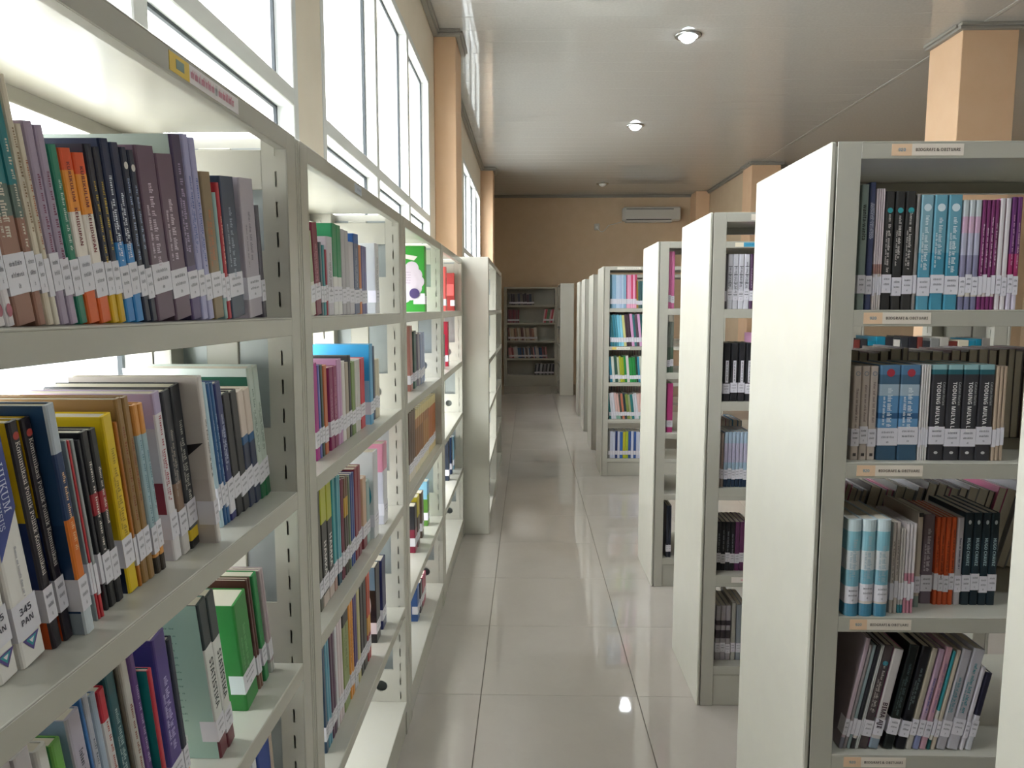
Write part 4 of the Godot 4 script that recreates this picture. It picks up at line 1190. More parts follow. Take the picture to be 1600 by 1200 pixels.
["L2",1,0.5787,0.0181,0.194,0.14,1,0.04,"d0ccc8","","","",0,"","white grey book, seventh from right post, second shelf, window bookcase beside yellow-signed one"],
["L2",1,0.5967,0.0181,0.194,0.14,1,0.04,"d0ccc8","","","",0,"","white grey book, sixth from right post, second shelf, window bookcase beside yellow-signed one"],
["L2",1,0.6182,0.0498,0.195,0.141,1,0.04,"cc2a3c","","","",0,"","red book, fifth from right post, second shelf, window bookcase beside yellow-signed one"],
["L2",1,0.6931,0.0382,0.23,0.165,1,0.03,"5aa8d4","36a4e0:.45 8ac4e0:1","","",0,"","tall sky blue book, fourth from right post, second shelf, window bookcase beside yellow-signed one"],
["L2",1,0.7798,0.023,0.22,0.158,1,0.04,"2a3a5c","","","",0,"","thin navy book, third from right post, second shelf, window bookcase beside yellow-signed one"],
["L2",1,0.809,0.0285,0.178,0.128,1,0.04,"c8bea8","","","",0,"","cream slim book, second from right post, second shelf, window bookcase beside yellow-signed one"],
["L2",1,0.8376,0.0285,0.178,0.128,1,0.04,"c8bea8","","","",0,"","cream slim book, first from right post, second shelf, window bookcase beside yellow-signed one"],
["L2",2,0.1634,0.0238,0.276,0.199,3,0.03,"4a4a40","","","",0,"","dark olive book, nineteenth from right post, third shelf, window bookcase beside yellow-signed one"],
["L2",2,0.1902,0.0434,0.271,0.195,3,0.03,"b5b83c:.30 201e1e:.9 c8b8b0:1","","HAMKA","e8e4e0",0.55,"low","black and lime book, eighteenth from right post, third shelf, window bookcase beside yellow-signed one"],
["L2",2,0.2362,0.0402,0.28,0.2,3,0.03,"b5b83c:.34 201e1e:.9 c8b8b0:1","","HAMKA","e8e4e0",0.55,"low","black and lime book, seventeenth from right post, third shelf, window bookcase beside yellow-signed one"],
["L2",2,0.2786,0.0254,0.273,0.197,2,0.03,"2f9aa0:.85 b08a80:1","","","",0,"","teal patterned book, sixteenth from right post, third shelf, window bookcase beside yellow-signed one"],
["L2",2,0.3141,0.0159,0.264,0.19,1,0.03,"5fa8b8:.8 2a4a60:1","","","",0,"","turquoise book, fifteenth from right post, third shelf, window bookcase beside yellow-signed one"],
["L2",2,0.3299,0.0159,0.264,0.19,1,0.03,"5fa8b8:.8 2a4a60:1","","","",0,"","turquoise book, fourteenth from right post, third shelf, window bookcase beside yellow-signed one"],
["L2",2,0.3503,0.0125,0.249,0.179,1,0.03,"7a3448","","","",0,"","maroon slim book, thirteenth from right post, third shelf, window bookcase beside yellow-signed one"],
["L2",2,0.3628,0.0125,0.249,0.179,1,0.03,"7a3448","","","",0,"","maroon slim book, twelfth from right post, third shelf, window bookcase beside yellow-signed one"],
["L2",2,0.3798,0.0185,0.245,0.176,1,0.03,"6a4a34:.2 c8a030:.4 4a4038:1","","","",0,"","brown with yellow spot book, eleventh from right post, third shelf, window bookcase beside yellow-signed one"],
["L2",2,0.3983,0.0185,0.245,0.176,1,0.03,"6a4a34:.2 c8a030:.4 4a4038:1","","","",0,"","brown with yellow spot book, tenth from right post, third shelf, window bookcase beside yellow-signed one"],
["L2",2,0.4211,0.0185,0.24,0.173,1,0.03,"6a7a5c","","","",0,"","grey green thin book, ninth from right post, third shelf, window bookcase beside yellow-signed one"],
["L2",2,0.4425,0.0192,0.24,0.173,1,0.03,"2f4f94","","","",0,"","blue slim book, eighth from right post, third shelf, window bookcase beside yellow-signed one"],
["L2",2,0.4617,0.0192,0.24,0.173,1,0.03,"2f4f94","","","",0,"","blue slim book, seventh from right post, third shelf, window bookcase beside yellow-signed one"],
["L2",2,0.486,0.0321,0.244,0.175,1,0.03,"8a3440","","","",0,"","dark red book, sixth from right post, third shelf, window bookcase beside yellow-signed one"],
["L2",2,0.5181,0.0321,0.244,0.175,1,0.03,"8a3440","","","",0,"","dark red book, fifth from right post, third shelf, window bookcase beside yellow-signed one"],
["L2",2,0.5716,0.0424,0.198,0.142,1,0.03,"c8a88c:.8 7a2a34:1","","","",0,"","tan with red foot book, fourth from right post, third shelf, window bookcase beside yellow-signed one"],
["L2",2,0.6165,0.039,0.179,0.129,1,0.03,"9ab0ac","","","",0,"","grey teal thin book, third from right post, third shelf, window bookcase beside yellow-signed one"],
["L2",2,0.6662,0.056,0.252,0.181,0,0.02,"d6d6da","c9d0d4","","",0,"tealshape","tall white teal-marked book, second from right post, third shelf, window bookcase beside yellow-signed one"],
["L2",2,0.801,0.0571,0.25,0.18,0,0.02,"d890a8:.33 dcdce2:1","d890a8:.35 c9c8d2:1","","",0,"","tall pink and white book, first from right post, third shelf, window bookcase beside yellow-signed one"],
["L2",3,0.2099,0.019,0.303,0.2,4,0.04,"34506c","","","",0,"","dark blue thin book, twentieth from right post, fourth shelf, window bookcase beside yellow-signed one"],
["L2",3,0.2306,0.0164,0.302,0.2,4,0.04,"5fa0b8","","","",0,"","light blue slim book, nineteenth from right post, fourth shelf, window bookcase beside yellow-signed one"],
["L2",3,0.2471,0.0164,0.302,0.2,4,0.04,"5fa0b8","","","",0,"","light blue slim book, eighteenth from right post, fourth shelf, window bookcase beside yellow-signed one"],
["L2",3,0.2673,0.0196,0.3,0.2,4,0.04,"5a3a54","","","",0,"","purple brown book, seventeenth from right post, fourth shelf, window bookcase beside yellow-signed one"],
["L2",3,0.2869,0.0196,0.3,0.2,4,0.04,"5a3a54","","","",0,"","purple brown book, sixteenth from right post, fourth shelf, window bookcase beside yellow-signed one"],
["L2",3,0.3095,0.017,0.297,0.2,3,0.04,"d8d8dc","","","",0,"","thin white book, fifteenth from right post, fourth shelf, window bookcase beside yellow-signed one"],
["L2",3,0.329,0.0221,0.297,0.2,3,0.04,"d8c8cc","","","",0,"","pinkish white book, fourteenth from right post, fourth shelf, window bookcase beside yellow-signed one"],
["L2",3,0.3511,0.0221,0.297,0.2,3,0.04,"d8c8cc","","","",0,"","pinkish white book, thirteenth from right post, fourth shelf, window bookcase beside yellow-signed one"],
["L2",3,0.3759,0.0557,0.293,0.2,2,0.04,"1c1c1c:.22 8a9a5a:1","","","5a6a3a",0,"","black and olive book, twelfth from right post, fourth shelf, window bookcase beside yellow-signed one"],
["L2",3,0.439,0.021,0.281,0.2,2,0.04,"e0963a","","","a05a10",0,"","orange book, eleventh from right post, fourth shelf, window bookcase beside yellow-signed one"],
["L2",3,0.46,0.021,0.281,0.2,2,0.04,"e0963a","","","a05a10",0,"","orange book, tenth from right post, fourth shelf, window bookcase beside yellow-signed one"],
["L2",3,0.4864,0.0175,0.288,0.2,2,0.04,"4a3a7c:.9 d8d8dc:1","","","",0,"","violet slim book, ninth from right post, fourth shelf, window bookcase beside yellow-signed one"],
["L2",3,0.5039,0.0175,0.288,0.2,2,0.04,"4a3a7c:.9 d8d8dc:1","","","",0,"","violet slim book, eighth from right post, fourth shelf, window bookcase beside yellow-signed one"],
["L2",3,0.526,0.0284,0.266,0.192,2,0.04,"c8c08a","","","",0,"","pale yellow book, seventh from right post, fourth shelf, window bookcase beside yellow-signed one"],
["L2",3,0.5587,0.0311,0.276,0.198,2,0.04,"1e1c1e","","","",0,"","black slim book, sixth from right post, fourth shelf, window bookcase beside yellow-signed one"],
["L2",3,0.592,0.0409,0.261,0.188,2,0.04,"241e20","","","",0,"","black slim book, fifth from right post, fourth shelf, window bookcase beside yellow-signed one"],
["L2",3,0.6398,0.0205,0.265,0.191,2,0.04,"c05038:.5 d8a04a:.7 b04040:1","","","",0,"","red and orange book, fourth from right post, fourth shelf, window bookcase beside yellow-signed one"],
["L2",3,0.6604,0.0205,0.265,0.191,2,0.04,"c05038:.5 d8a04a:.7 b04040:1","","","",0,"","red and orange book, third from right post, fourth shelf, window bookcase beside yellow-signed one"],
["L2",3,0.7551,0.0569,0.239,0.172,1,0.04,"1d1f22","6a90a8:.3 1d1f22:1","","",0,"ring","thick black white-ringed book, second from right post, fourth shelf, window bookcase beside yellow-signed one"],
["L2",3,0.8471,0.0573,0.227,0.163,1,0.04,"242a5c","","","",0,"","navy book, first from right post, fourth shelf, window bookcase beside yellow-signed one"],
["L3",0,0.7124,0.0574,0.282,0.19,0,0.03,"4a9a3c","3a9a3a","","",0,"picture","green picture book, first from right post, top shelf, window bookcase holding green picture book"],
["L3",1,0.4288,0.058,0.26,0.187,2,0.05,"b07a70","","","",0,"","thin dusty pink book, fifth from right post, second shelf, window bookcase holding green picture book"],
["L3",1,0.5297,0.058,0.237,0.171,3,0.05,"3a5a52","","","",0,"","dark green book, fourth from right post, second shelf, window bookcase holding green picture book"],
["L3",1,0.638,0.058,0.224,0.161,6,0.05,"8a8490","","","",0,"","mauve grey book, third from right post, second shelf, window bookcase holding green picture book"],
["L3",1,0.7121,0.058,0.22,0.158,6,0.05,"8a95b8","","","",0,"","pale blue book, second from right post, second shelf, window bookcase holding green picture book"],
["L3",1,0.7742,0.058,0.22,0.158,6,0.05,"8a95b8","","","",0,"","pale blue book, first from right post, second shelf, window bookcase holding green picture book"],
["L3",2,0.2517,0.051,0.263,0.19,0,0.03,"5a4438:.8 e0d8c8:1","","","",0,"","dark brown book, fourteenth from right post, third shelf, window bookcase holding green picture book"],
["L3",2,0.3027,0.051,0.263,0.19,0,0.03,"5a4438:.8 e0d8c8:1","","","",0,"","dark brown book, thirteenth from right post, third shelf, window bookcase holding green picture book"],
["L3",2,0.3537,0.051,0.263,0.19,0,0.03,"5a4438:.8 e0d8c8:1","","","",0,"","dark brown book, twelfth from right post, third shelf, window bookcase holding green picture book"],
["L3",2,0.4046,0.0541,0.253,0.182,0,0.03,"d8c890:.14 b07a48:.3 8a5a34:.74 e6dcbc:1","","","",0,"","ochre patterned book, eleventh from right post, third shelf, window bookcase holding green picture book"],
["L3",2,0.4587,0.0541,0.253,0.182,0,0.03,"d8c890:.14 b07a48:.3 8a5a34:.74 e6dcbc:1","","","",0,"","ochre patterned book, tenth from right post, third shelf, window bookcase holding green picture book"],
["L3",2,0.5128,0.0541,0.253,0.182,0,0.03,"d8c890:.14 b07a48:.3 8a5a34:.74 e6dcbc:1","","","",0,"","ochre patterned book, ninth from right post, third shelf, window bookcase holding green picture book"],
["L3",2,0.5668,0.0541,0.253,0.182,0,0.03,"d8c890:.14 b07a48:.3 8a5a34:.74 e6dcbc:1","","","",0,"","ochre patterned book, eighth from right post, third shelf, window bookcase holding green picture book"],
["L3",2,0.6209,0.054,0.25,0.18,0,0.03,"d8c890:.14 a06a3c:.3 b0804a:.74 e6dcbc:1","","","",0,"","tan patterned book, seventh from right post, third shelf, window bookcase holding green picture book"],
["L3",2,0.6749,0.054,0.25,0.18,0,0.03,"d8c890:.14 a06a3c:.3 b0804a:.74 e6dcbc:1","","","",0,"","tan patterned book, sixth from right post, third shelf, window bookcase holding green picture book"],
["L3",2,0.729,0.054,0.25,0.18,0,0.03,"d8c890:.14 a06a3c:.3 b0804a:.74 e6dcbc:1","","","",0,"","tan patterned book, fifth from right post, third shelf, window bookcase holding green picture book"],
["L3",2,0.783,0.058,0.25,0.18,0,0.03,"d8c890:.16 b8642c:.3 b0642c:.76 e0c890:1","","","",0,"","rust orange patterned book, fourth from right post, third shelf, window bookcase holding green picture book"],
["L3",2,0.841,0.058,0.25,0.18,0,0.03,"d8c890:.16 b8642c:.3 b0642c:.76 e0c890:1","","","",0,"","rust orange patterned book, third from right post, third shelf, window bookcase holding green picture book"],
["L3",2,0.899,0.058,0.25,0.18,0,0.03,"d8c890:.16 b8642c:.3 b0642c:.76 e0c890:1","","","",0,"","rust orange patterned book, second from right post, third shelf, window bookcase holding green picture book"],
["L3",2,0.957,0.058,0.25,0.18,0,0.03,"d8c890:.16 b8642c:.3 b0642c:.76 e0c890:1","","","",0,"","rust orange patterned book, first from right post, third shelf, window bookcase holding green picture book"],
["L3",3,0.483,0.058,0.201,0.145,2,0.05,"2a2a30:.5 8a2a40:1","","","",0,"","black and maroon book, fourth from right post, fourth shelf, window bookcase holding green picture book"],
["L3",3,0.5578,0.058,0.219,0.158,2,0.05,"c8b83a:.4 4a3030:1","","","",0,"","yellow-brown thin book, third from right post, fourth shelf, window bookcase holding green picture book"],
["L3",3,0.6758,0.058,0.206,0.148,2,0.05,"5a4a40","","","",0,"","brown book, second from right post, fourth shelf, window bookcase holding green picture book"],
["L3",3,0.8575,0.058,0.212,0.152,0,0.05,"6a9ac0:.3 6a9a4a:1","8ac0d8:.4 5a8a3a:1","","",0,"","blue and green book, first from right post, fourth shelf, window bookcase holding green picture book"],
["L3",4,0.5798,0.058,0.152,0.11,0,0.06,"3a5a94","","","",0,"","blue book, fourth from right post, bottom shelf, window bookcase holding green picture book"],
["L3",4,0.6663,0.058,0.139,0.11,0,0.06,"3a3038","","","",0,"","thin dark book, third from right post, bottom shelf, window bookcase holding green picture book"],
["L3",4,0.7365,0.0496,0.136,0.11,0,0.06,"a02a50","","","",0,"","crimson book, second from right post, bottom shelf, window bookcase holding green picture book"],
["L3",4,0.786,0.0496,0.136,0.11,0,0.06,"a02a50","","","",0,"","crimson book, first from right post, bottom shelf, window bookcase holding green picture book"],
["L4",0,0.5056,0.058,0.242,0.174,0,0.04,"e0605c","","","",0,"","salmon red book, second from right post, top shelf, window bookcase before jutting end panel"],
["L4",0,0.957,0.058,0.23,0.165,0,0.04,"b8403c","a03a38:.3 c8605c:.6 8a302c:1","","",0,"","dark red patterned book, first from right post, top shelf, window bookcase before jutting end panel"],
["L4",1,0.3959,0.058,0.188,0.135,0,0.04,"2c3a34:.7 d8d8d8:1","","","",0,"","thin dark green book, second from right post, second shelf, window bookcase before jutting end panel"],
["L4",1,0.5897,0.058,0.254,0.183,0,0.04,"b02a40","","","",0,"","red book, first from right post, second shelf, window bookcase before jutting end panel"],
["L4",3,0.6597,0.058,0.241,0.173,0,0.05,"1c2436","","","",0,"","black navy book, third from right post, fourth shelf, window bookcase before jutting end panel"],
["L4",3,0.8215,0.058,0.23,0.166,0,0.05,"2a3a5c","","","",0,"","navy slim book, second from right post, fourth shelf, window bookcase before jutting end panel"],
["L4",3,0.957,0.058,0.21,0.151,0,0.05,"7aa0b8","","","",0,"","pale blue book, first from right post, fourth shelf, window bookcase before jutting end panel"],
["A",0,0.0722,0.0155,0.242,0.175,0,0.02,"8a9a94","","wanita-wanita","2c3430",0.5,"high","grey green book, first from left post, top shelf, biography bookcase"],
["A",0,0.0881,0.0129,0.246,0.177,0,0.02,"4a5478","","KUMPULAN PAHLAWAN|INDONESIA TERLENGKAP","c8cce0",0.36,"high","tall indigo book, second from left post, top shelf, biography bookcase"],
["A",0,0.102,0.0042,0.234,0.168,0,0.02,"d8ccd0:.62 b08a80:.7 d8d0cc:1","","","",0,"","thin pinkish white book, third from left post, top shelf, biography bookcase"],
["A",0,0.1062,0.0042,0.234,0.168,0,0.02,"d8ccd0:.62 b08a80:.7 d8d0cc:1","","","",0,"","thin pinkish white book, fourth from left post, top shelf, biography bookcase"],
["A",0,0.1104,0.0042,0.234,0.168,0,0.02,"d8ccd0:.62 b08a80:.7 d8d0cc:1","","","",0,"","thin pinkish white book, fifth from left post, top shelf, biography bookcase"],
["A",0,0.1146,0.0042,0.234,0.168,0,0.02,"d8ccd0:.62 b08a80:.7 d8d0cc:1","","","",0,"","thin pinkish white book, sixth from left post, top shelf, biography bookcase"],
["A",0,0.1195,0.0184,0.229,0.165,0,0.02,"3a3838","","","d0ccc8",0,"disc:3aa0a8:.84 lean","black with teal disc book, seventh from left post, top shelf, biography bookcase"],
["A",0,0.1392,0.0187,0.229,0.165,0,0.02,"3a3838","","","d0ccc8",0,"disc:3aa0a8:.84","black with teal disc book, eighth from left post, top shelf, biography bookcase"],
["A",0,0.1589,0.0203,0.229,0.165,0,0.02,"3a3838","","","d0ccc8",0,"disc:3aa0a8:.84","black with teal disc book, ninth from left post, top shelf, biography bookcase"],
["A",0,0.1801,0.0071,0.223,0.161,0,0.02,"8a8684","","","",0,"","thin grey book, tenth from left post, top shelf, biography bookcase"],
["A",0,0.1882,0.0251,0.222,0.16,0,0.02,"86aebc:.5 5a9cb4:1","","","e0ecf0",0,"disc:d8e8ee:.89","light blue thick book, eleventh from left post, top shelf, biography bookcase"],
["A",0,0.214,0.0264,0.222,0.16,0,0.02,"6aa2b6:.5 4a92ac:1","","","e0ecf0",0,"disc:d8e8ee:.89","light blue thick book, twelfth from left post, top shelf, biography bookcase"],
["A",0,0.2413,0.027,0.222,0.16,0,0.02,"6aa2b6:.5 4a92ac:1","","","e0ecf0",0,"disc:d8e8ee:.89","light blue thick book, thirteenth from left post, top shelf, biography bookcase"],
["A",0,0.2695,0.0122,0.212,0.152,0,0.02,"c4ccd0:.15 c8a8c0:.3 b4b4c8:.5 8a88a4:.72 d8d0c4:.88 7a7a98:1","","","",0,"","patterned lilac and white book, fourteenth from left post, top shelf, biography bookcase"],
["A",0,0.2817,0.0122,0.212,0.152,0,0.02,"c4ccd0:.15 c8a8c0:.3 b4b4c8:.5 8a88a4:.72 d8d0c4:.88 7a7a98:1","","","",0,"","patterned lilac and white book, fifteenth from left post, top shelf, biography bookcase"],
["A",0,0.2939,0.0122,0.212,0.152,0,0.02,"c4ccd0:.15 c8a8c0:.3 b4b4c8:.5 8a88a4:.72 d8d0c4:.88 7a7a98:1","","","",0,"","patterned lilac and white book, sixteenth from left post, top shelf, biography bookcase"],
["A",0,0.3068,0.0082,0.212,0.153,0,0.02,"7a3a68:.74 d8d0cc:.88 7a3a68:1","","","e0c8d8",0,"","plum with white band book, seventeenth from left post, top shelf, biography bookcase"],
["A",0,0.315,0.0082,0.212,0.153,0,0.02,"7a3a68:.74 d8d0cc:.88 7a3a68:1","","","e0c8d8",0,"","plum with white band book, eighteenth from left post, top shelf, biography bookcase"],
["A",0,0.3231,0.0082,0.212,0.153,0,0.02,"7a3a68:.74 d8d0cc:.88 7a3a68:1","","","e0c8d8",0,"","plum with white band book, nineteenth from left post, top shelf, biography bookcase"],
["A",0,0.3313,0.0082,0.212,0.153,0,0.02,"7a3a68:.74 d8d0cc:.88 7a3a68:1","","","e0c8d8",0,"","plum with white band book, twentieth from left post, top shelf, biography bookcase"],
["A",0,0.3404,0.0107,0.215,0.155,0,0.02,"d8d2d6","c86a90","","",0,"","white with pink edge book, twenty-first from left post, top shelf, biography bookcase"],
["A",0,0.3512,0.0107,0.215,0.155,0,0.02,"d8d2d6","c86a90","","",0,"","white with pink edge book, twenty-second from left post, top shelf, biography bookcase"],
["A",0,0.3628,0.0104,0.217,0.156,0,0.02,"6a3a70:.5 a03a68:.75 d0c8d8:1","","","d8b0c8",0,"","purple and magenta book, twenty-third from left post, top shelf, biography bookcase"],
["A",0,0.3732,0.0104,0.217,0.156,0,0.02,"6a3a70:.5 a03a68:.75 d0c8d8:1","","","d8b0c8",0,"","purple and magenta book, twenty-fourth from left post, top shelf, biography bookcase"],
["A",1,0.0771,0.0167,0.191,0.138,0,0.025,"c9bdb4","","","8a7a78",0,"ringtop","cream with ringed emblem book, first from left post, second shelf, biography bookcase"],
["A",1,0.0938,0.0167,0.191,0.138,0,0.025,"c9bdb4","","","8a7a78",0,"ringtop","cream with ringed emblem book, second from left post, second shelf, biography bookcase"],
["A",1,0.1104,0.0167,0.191,0.138,0,0.025,"c9bdb4","","","8a7a78",0,"ringtop","cream with ringed emblem book, third from left post, second shelf, biography bookcase"],
["A",1,0.1297,0.0407,0.193,0.139,0,0.025,"5a84a8:.1 4a6a84:.2 a8bccc:.32 5f92c0:.5 34608c:.56 6a9cc8:.68 d5dde2:.7 3c5a74:1","","","e8f0f4",0,"disc:b03a4a:.92","thick blue seascape book, fourth from left post, second shelf, biography bookcase"],
["A",1,0.1703,0.0407,0.193,0.139,0,0.025,"5a84a8:.1 4a6a84:.2 a8bccc:.32 5f92c0:.5 34608c:.56 6a9cc8:.68 d5dde2:.7 3c5a74:1","","","e8f0f4",0,"disc:b03a4a:.92","thick blue seascape book, fifth from left post, second shelf, biography bookcase"],
["A",1,0.2116,0.0046,0.194,0.14,0,0.025,"d9d5d2","","","",0,"","thin white book, sixth from left post, second shelf, biography bookcase"],
["A",1,0.2162,0.0046,0.194,0.14,0,0.025,"d9d5d2","","","",0,"","thin white book, seventh from left post, second shelf, biography bookcase"],
["A",1,0.2208,0.0046,0.194,0.14,0,0.025,"d9d5d2","","","",0,"","thin white book, eighth from left post, second shelf, biography bookcase"],
["A",1,0.2255,0.0046,0.194,0.14,0,0.025,"d9d5d2","","","",0,"","thin white book, ninth from left post, second shelf, biography bookcase"],
["A",1,0.2321,0.0312,0.194,0.139,0,0.025,"9ac0c4:.05 2f6a74:.10 3c3d40:1","","TODUNG MULYA LU","f0f0ee",0.36,"todung","thick charcoal with teal top book, tenth from left post, second shelf, biography bookcase"],
["A",1,0.2633,0.0312,0.194,0.139,0,0.025,"9ac0c4:.05 2f6a74:.10 3c3d40:1","","TODUNG MULYA LU","f0f0ee",0.36,"todung","thick charcoal with teal top book, eleventh from left post, second shelf, biography bookcase"],
["A",1,0.2946,0.0312,0.194,0.139,0,0.025,"9ac0c4:.05 2f6a74:.10 3c3d40:1","","TODUNG MULYA LU","f0f0ee",0.36,"todung","thick charcoal with teal top book, twelfth from left post, second shelf, biography bookcase"],
["A",1,0.3258,0.0312,0.194,0.139,0,0.025,"9ac0c4:.05 2f6a74:.10 3c3d40:1","","TODUNG MULYA LU","f0f0ee",0.36,"todung","thick charcoal with teal top book, thirteenth from left post, second shelf, biography bookcase"],
["A",1,0.3583,0.0077,0.191,0.138,0,0.025,"b8a590","","","",0,"","thin sandy brown book, fourteenth from left post, second shelf, biography bookcase"],
["A",1,0.366,0.0077,0.191,0.138,0,0.025,"b8a590","","","",0,"","thin sandy brown book, fifteenth from left post, second shelf, biography bookcase"],
["A",1,0.3737,0.0077,0.191,0.138,0,0.025,"b8a590","","","",0,"","thin sandy brown book, sixteenth from left post, second shelf, biography bookcase"],
["A",2,0.0719,0.0294,0.202,0.146,0,0.008,"cfe0e6:.12 8cc4d4:.32 d8dde0:.52 7fb8cc:.73 d9d2cc:.87 4a8aa8:1","","","a8c0cc",0,"round","thick round-backed sky blue book, first from left post, third shelf, biography bookcase"],
["A",2,0.1013,0.0294,0.202,0.146,0,0.008,"cfe0e6:.12 8cc4d4:.32 d8dde0:.52 7fb8cc:.73 d9d2cc:.87 4a8aa8:1","","","a8c0cc",0,"round","thick round-backed sky blue book, second from left post, third shelf, biography bookcase"],
["A",2,0.1307,0.0294,0.202,0.146,0,0.008,"cfe0e6:.12 8cc4d4:.32 d8dde0:.52 7fb8cc:.73 d9d2cc:.87 4a8aa8:1","","","a8c0cc",0,"round","thick round-backed sky blue book, third from left post, third shelf, biography bookcase"],
["A",2,0.1695,0.0085,0.192,0.138,0,0.02,"c8bfb8","","","6a6058",0,"","pale beige book, fourth from left post, third shelf, biography bookcase"],
["A",2,0.178,0.0085,0.192,0.138,0,0.02,"c8bfb8","","","6a6058",0,"","pale beige book, fifth from left post, third shelf, biography bookcase"],
["A",2,0.1868,0.0054,0.179,0.129,0,0.02,"d0cac4:.9 3a8a9a:1","","","",0,"","thin white book, sixth from left post, third shelf, biography bookcase"],
["A",2,0.1923,0.0054,0.179,0.129,0,0.02,"d0cac4:.9 3a8a9a:1","","","",0,"","thin white book, seventh from left post, third shelf, biography bookcase"],
["A",2,0.1983,0.0068,0.189,0.136,0,0.02,"d8d2d4:.55 c88a9c:1","","","",0,"","thin white and pink book, eighth from left post, third shelf, biography bookcase"],
["A",2,0.2051,0.0068,0.189,0.136,0,0.02,"d8d2d4:.55 c88a9c:1","","","",0,"","thin white and pink book, ninth from left post, third shelf, biography bookcase"],
["A",2,0.212,0.0068,0.189,0.136,0,0.02,"d8d2d4:.55 c88a9c:1","","","",0,"","thin white and pink book, tenth from left post, third shelf, biography bookcase"],
["A",2,0.2353,0.0123,0.204,0.147,0,0.05,"c0b4a4:.88 8a9a90:1","","","",0,"darktop","tall cream book, eleventh from left post, third shelf, biography bookcase"],
["A",2,0.259,0.0248,0.194,0.14,0,0.07,"7a6a74","","","d8d0d4",0,"","thick mauve brown book, twelfth from left post, third shelf, biography bookcase"],
["A",2,0.2838,0.0087,0.19,0.137,0,0.065,"c8562c","","","6a2a18",0,"","orange book, thirteenth from left post, third shelf, biography bookcase"],
["A",2,0.2926,0.0112,0.19,0.137,0,0.065,"c8562c","","","6a2a18",0,"","orange book, fourteenth from left post, third shelf, biography bookcase"],
["A",2,0.3038,0.0112,0.19,0.137,0,0.065,"c8562c","","","6a2a18",0,"","orange book, fifteenth from left post, third shelf, biography bookcase"],
["A",2,0.315,0.0112,0.19,0.137,0,0.065,"c8562c","","","6a2a18",0,"","orange book, sixteenth from left post, third shelf, biography bookcase"],
["A",2,0.3268,0.0145,0.19,0.137,0,0.065,"b8b4b8","","","2a2a4a",0,"","grey white book, seventeenth from left post, third shelf, biography bookcase"],
["A",2,0.3423,0.018,0.2,0.144,0,0.065,"1f2f38","","HUGO CHAVEZ","b0ccd0",0.42,"hugo","dark teal black book, eighteenth from left post, third shelf, biography bookcase"],
["A",2,0.3604,0.018,0.2,0.144,0,0.065,"1f2f38","","HUGO CHAVEZ","b0ccd0",0.42,"hugo","dark teal black book, nineteenth from left post, third shelf, biography bookcase"],
["A",2,0.3784,0.018,0.2,0.144,0,0.065,"1f2f38","","HUGO CHAVEZ","b0ccd0",0.42,"hugo","dark teal black book, twentieth from left post, third shelf, biography bookcase"],
["A",2,0.3964,0.018,0.2,0.144,0,0.065,"1f2f38","","HUGO CHAVEZ","b0ccd0",0.42,"hugo","dark teal black book, twenty-first from left post, third shelf, biography bookcase"],
["A",3,0.0819,0.0096,0.247,0.178,-11,0.02,"c8b4c0:.9 8a8a9a:1","9a8c94","","",0,"","pink edged white book, first from left post, fourth shelf, biography bookcase"],
["A",3,0.0917,0.0066,0.233,0.167,-11,0.02,"9a9294","","","",0,"","warm grey book, second from left post, fourth shelf, biography bookcase"],
["A",3,0.0989,0.0074,0.232,0.167,-11,0.02,"8fa0a2","","","",0,"","grey teal book, third from left post, fourth shelf, biography bookcase"],
["A",3,0.1066,0.0091,0.232,0.167,-11,0.02,"2c2c32:.74 d8d0c8:.9 2c2a2e:1","","","",0,"","black slim book, fourth from left post, fourth shelf, biography bookcase"],
["A",3,0.116,0.0034,0.232,0.167,-11,0.02,"c9cac8","","","",0,"","thin white book, fifth from left post, fourth shelf, biography bookcase"],
["A",3,0.1195,0.0034,0.232,0.167,-11,0.02,"c9cac8","","","",0,"","thin white book, sixth from left post, fourth shelf, biography bookcase"],
["A",3,0.1235,0.0192,0.231,0.166,-11,0.02,"4a4244","","","c8c0bc",0,"disc:3a9ab0:.83","dark brown grey with teal disc book, seventh from left post, fourth shelf, biography bookcase"],
["A",3,0.1445,0.0209,0.223,0.161,-11,0.02,"c9c4c4:.9 8a98a8:1","d870b0","BIMA AJI","3a1a2c",0.5,"bima","white with pink side book, eighth from left post, fourth shelf, biography bookcase"],
["A",3,0.1746,0.0212,0.232,0.167,-11,0.02,"15171c","","","4a5a5c",0,"","black in creased jacket book, ninth from left post, fourth shelf, biography bookcase"],
["A",3,0.2009,0.0203,0.229,0.165,-11,0.02,"17191f","","","6a7a7c",0,"","black in creased jacket book, tenth from left post, fourth shelf, biography bookcase"],
["A",3,0.2218,0.013,0.227,0.164,-11,0.02,"b0a898:.7 b8b4ac:1","","","",0,"","beige grey book, eleventh from left post, fourth shelf, biography bookcase"],
["A",3,0.2367,0.013,0.225,0.162,-11,0.02,"b49ab0:.8 8a90b8:1","","","3a4a9c",0,"","lilac with blue print book, twelfth from left post, fourth shelf, biography bookcase"],
["A",3,0.2509,0.0135,0.229,0.165,-11,0.02,"c39aa8","","","8a6a98",0,"","dusty pink book, thirteenth from left post, fourth shelf, biography bookcase"],
["A",3,0.2658,0.007,0.22,0.159,-11,0.02,"3a9098:.6 e0dcd4:.9 2a6060:1","","","",0,"","thin teal and white book, fourteenth from left post, fourth shelf, biography bookcase"],
["A",3,0.2736,0.0093,0.223,0.161,-11,0.02,"c4b8a8","","","",0,"","sandy book, fifteenth from left post, fourth shelf, biography bookcase"],
["A",3,0.2849,0.0203,0.224,0.161,-11,0.02,"b0aeb6","","","3a8a98",0,"","grey with teal lettering book, sixteenth from left post, fourth shelf, biography bookcase"],
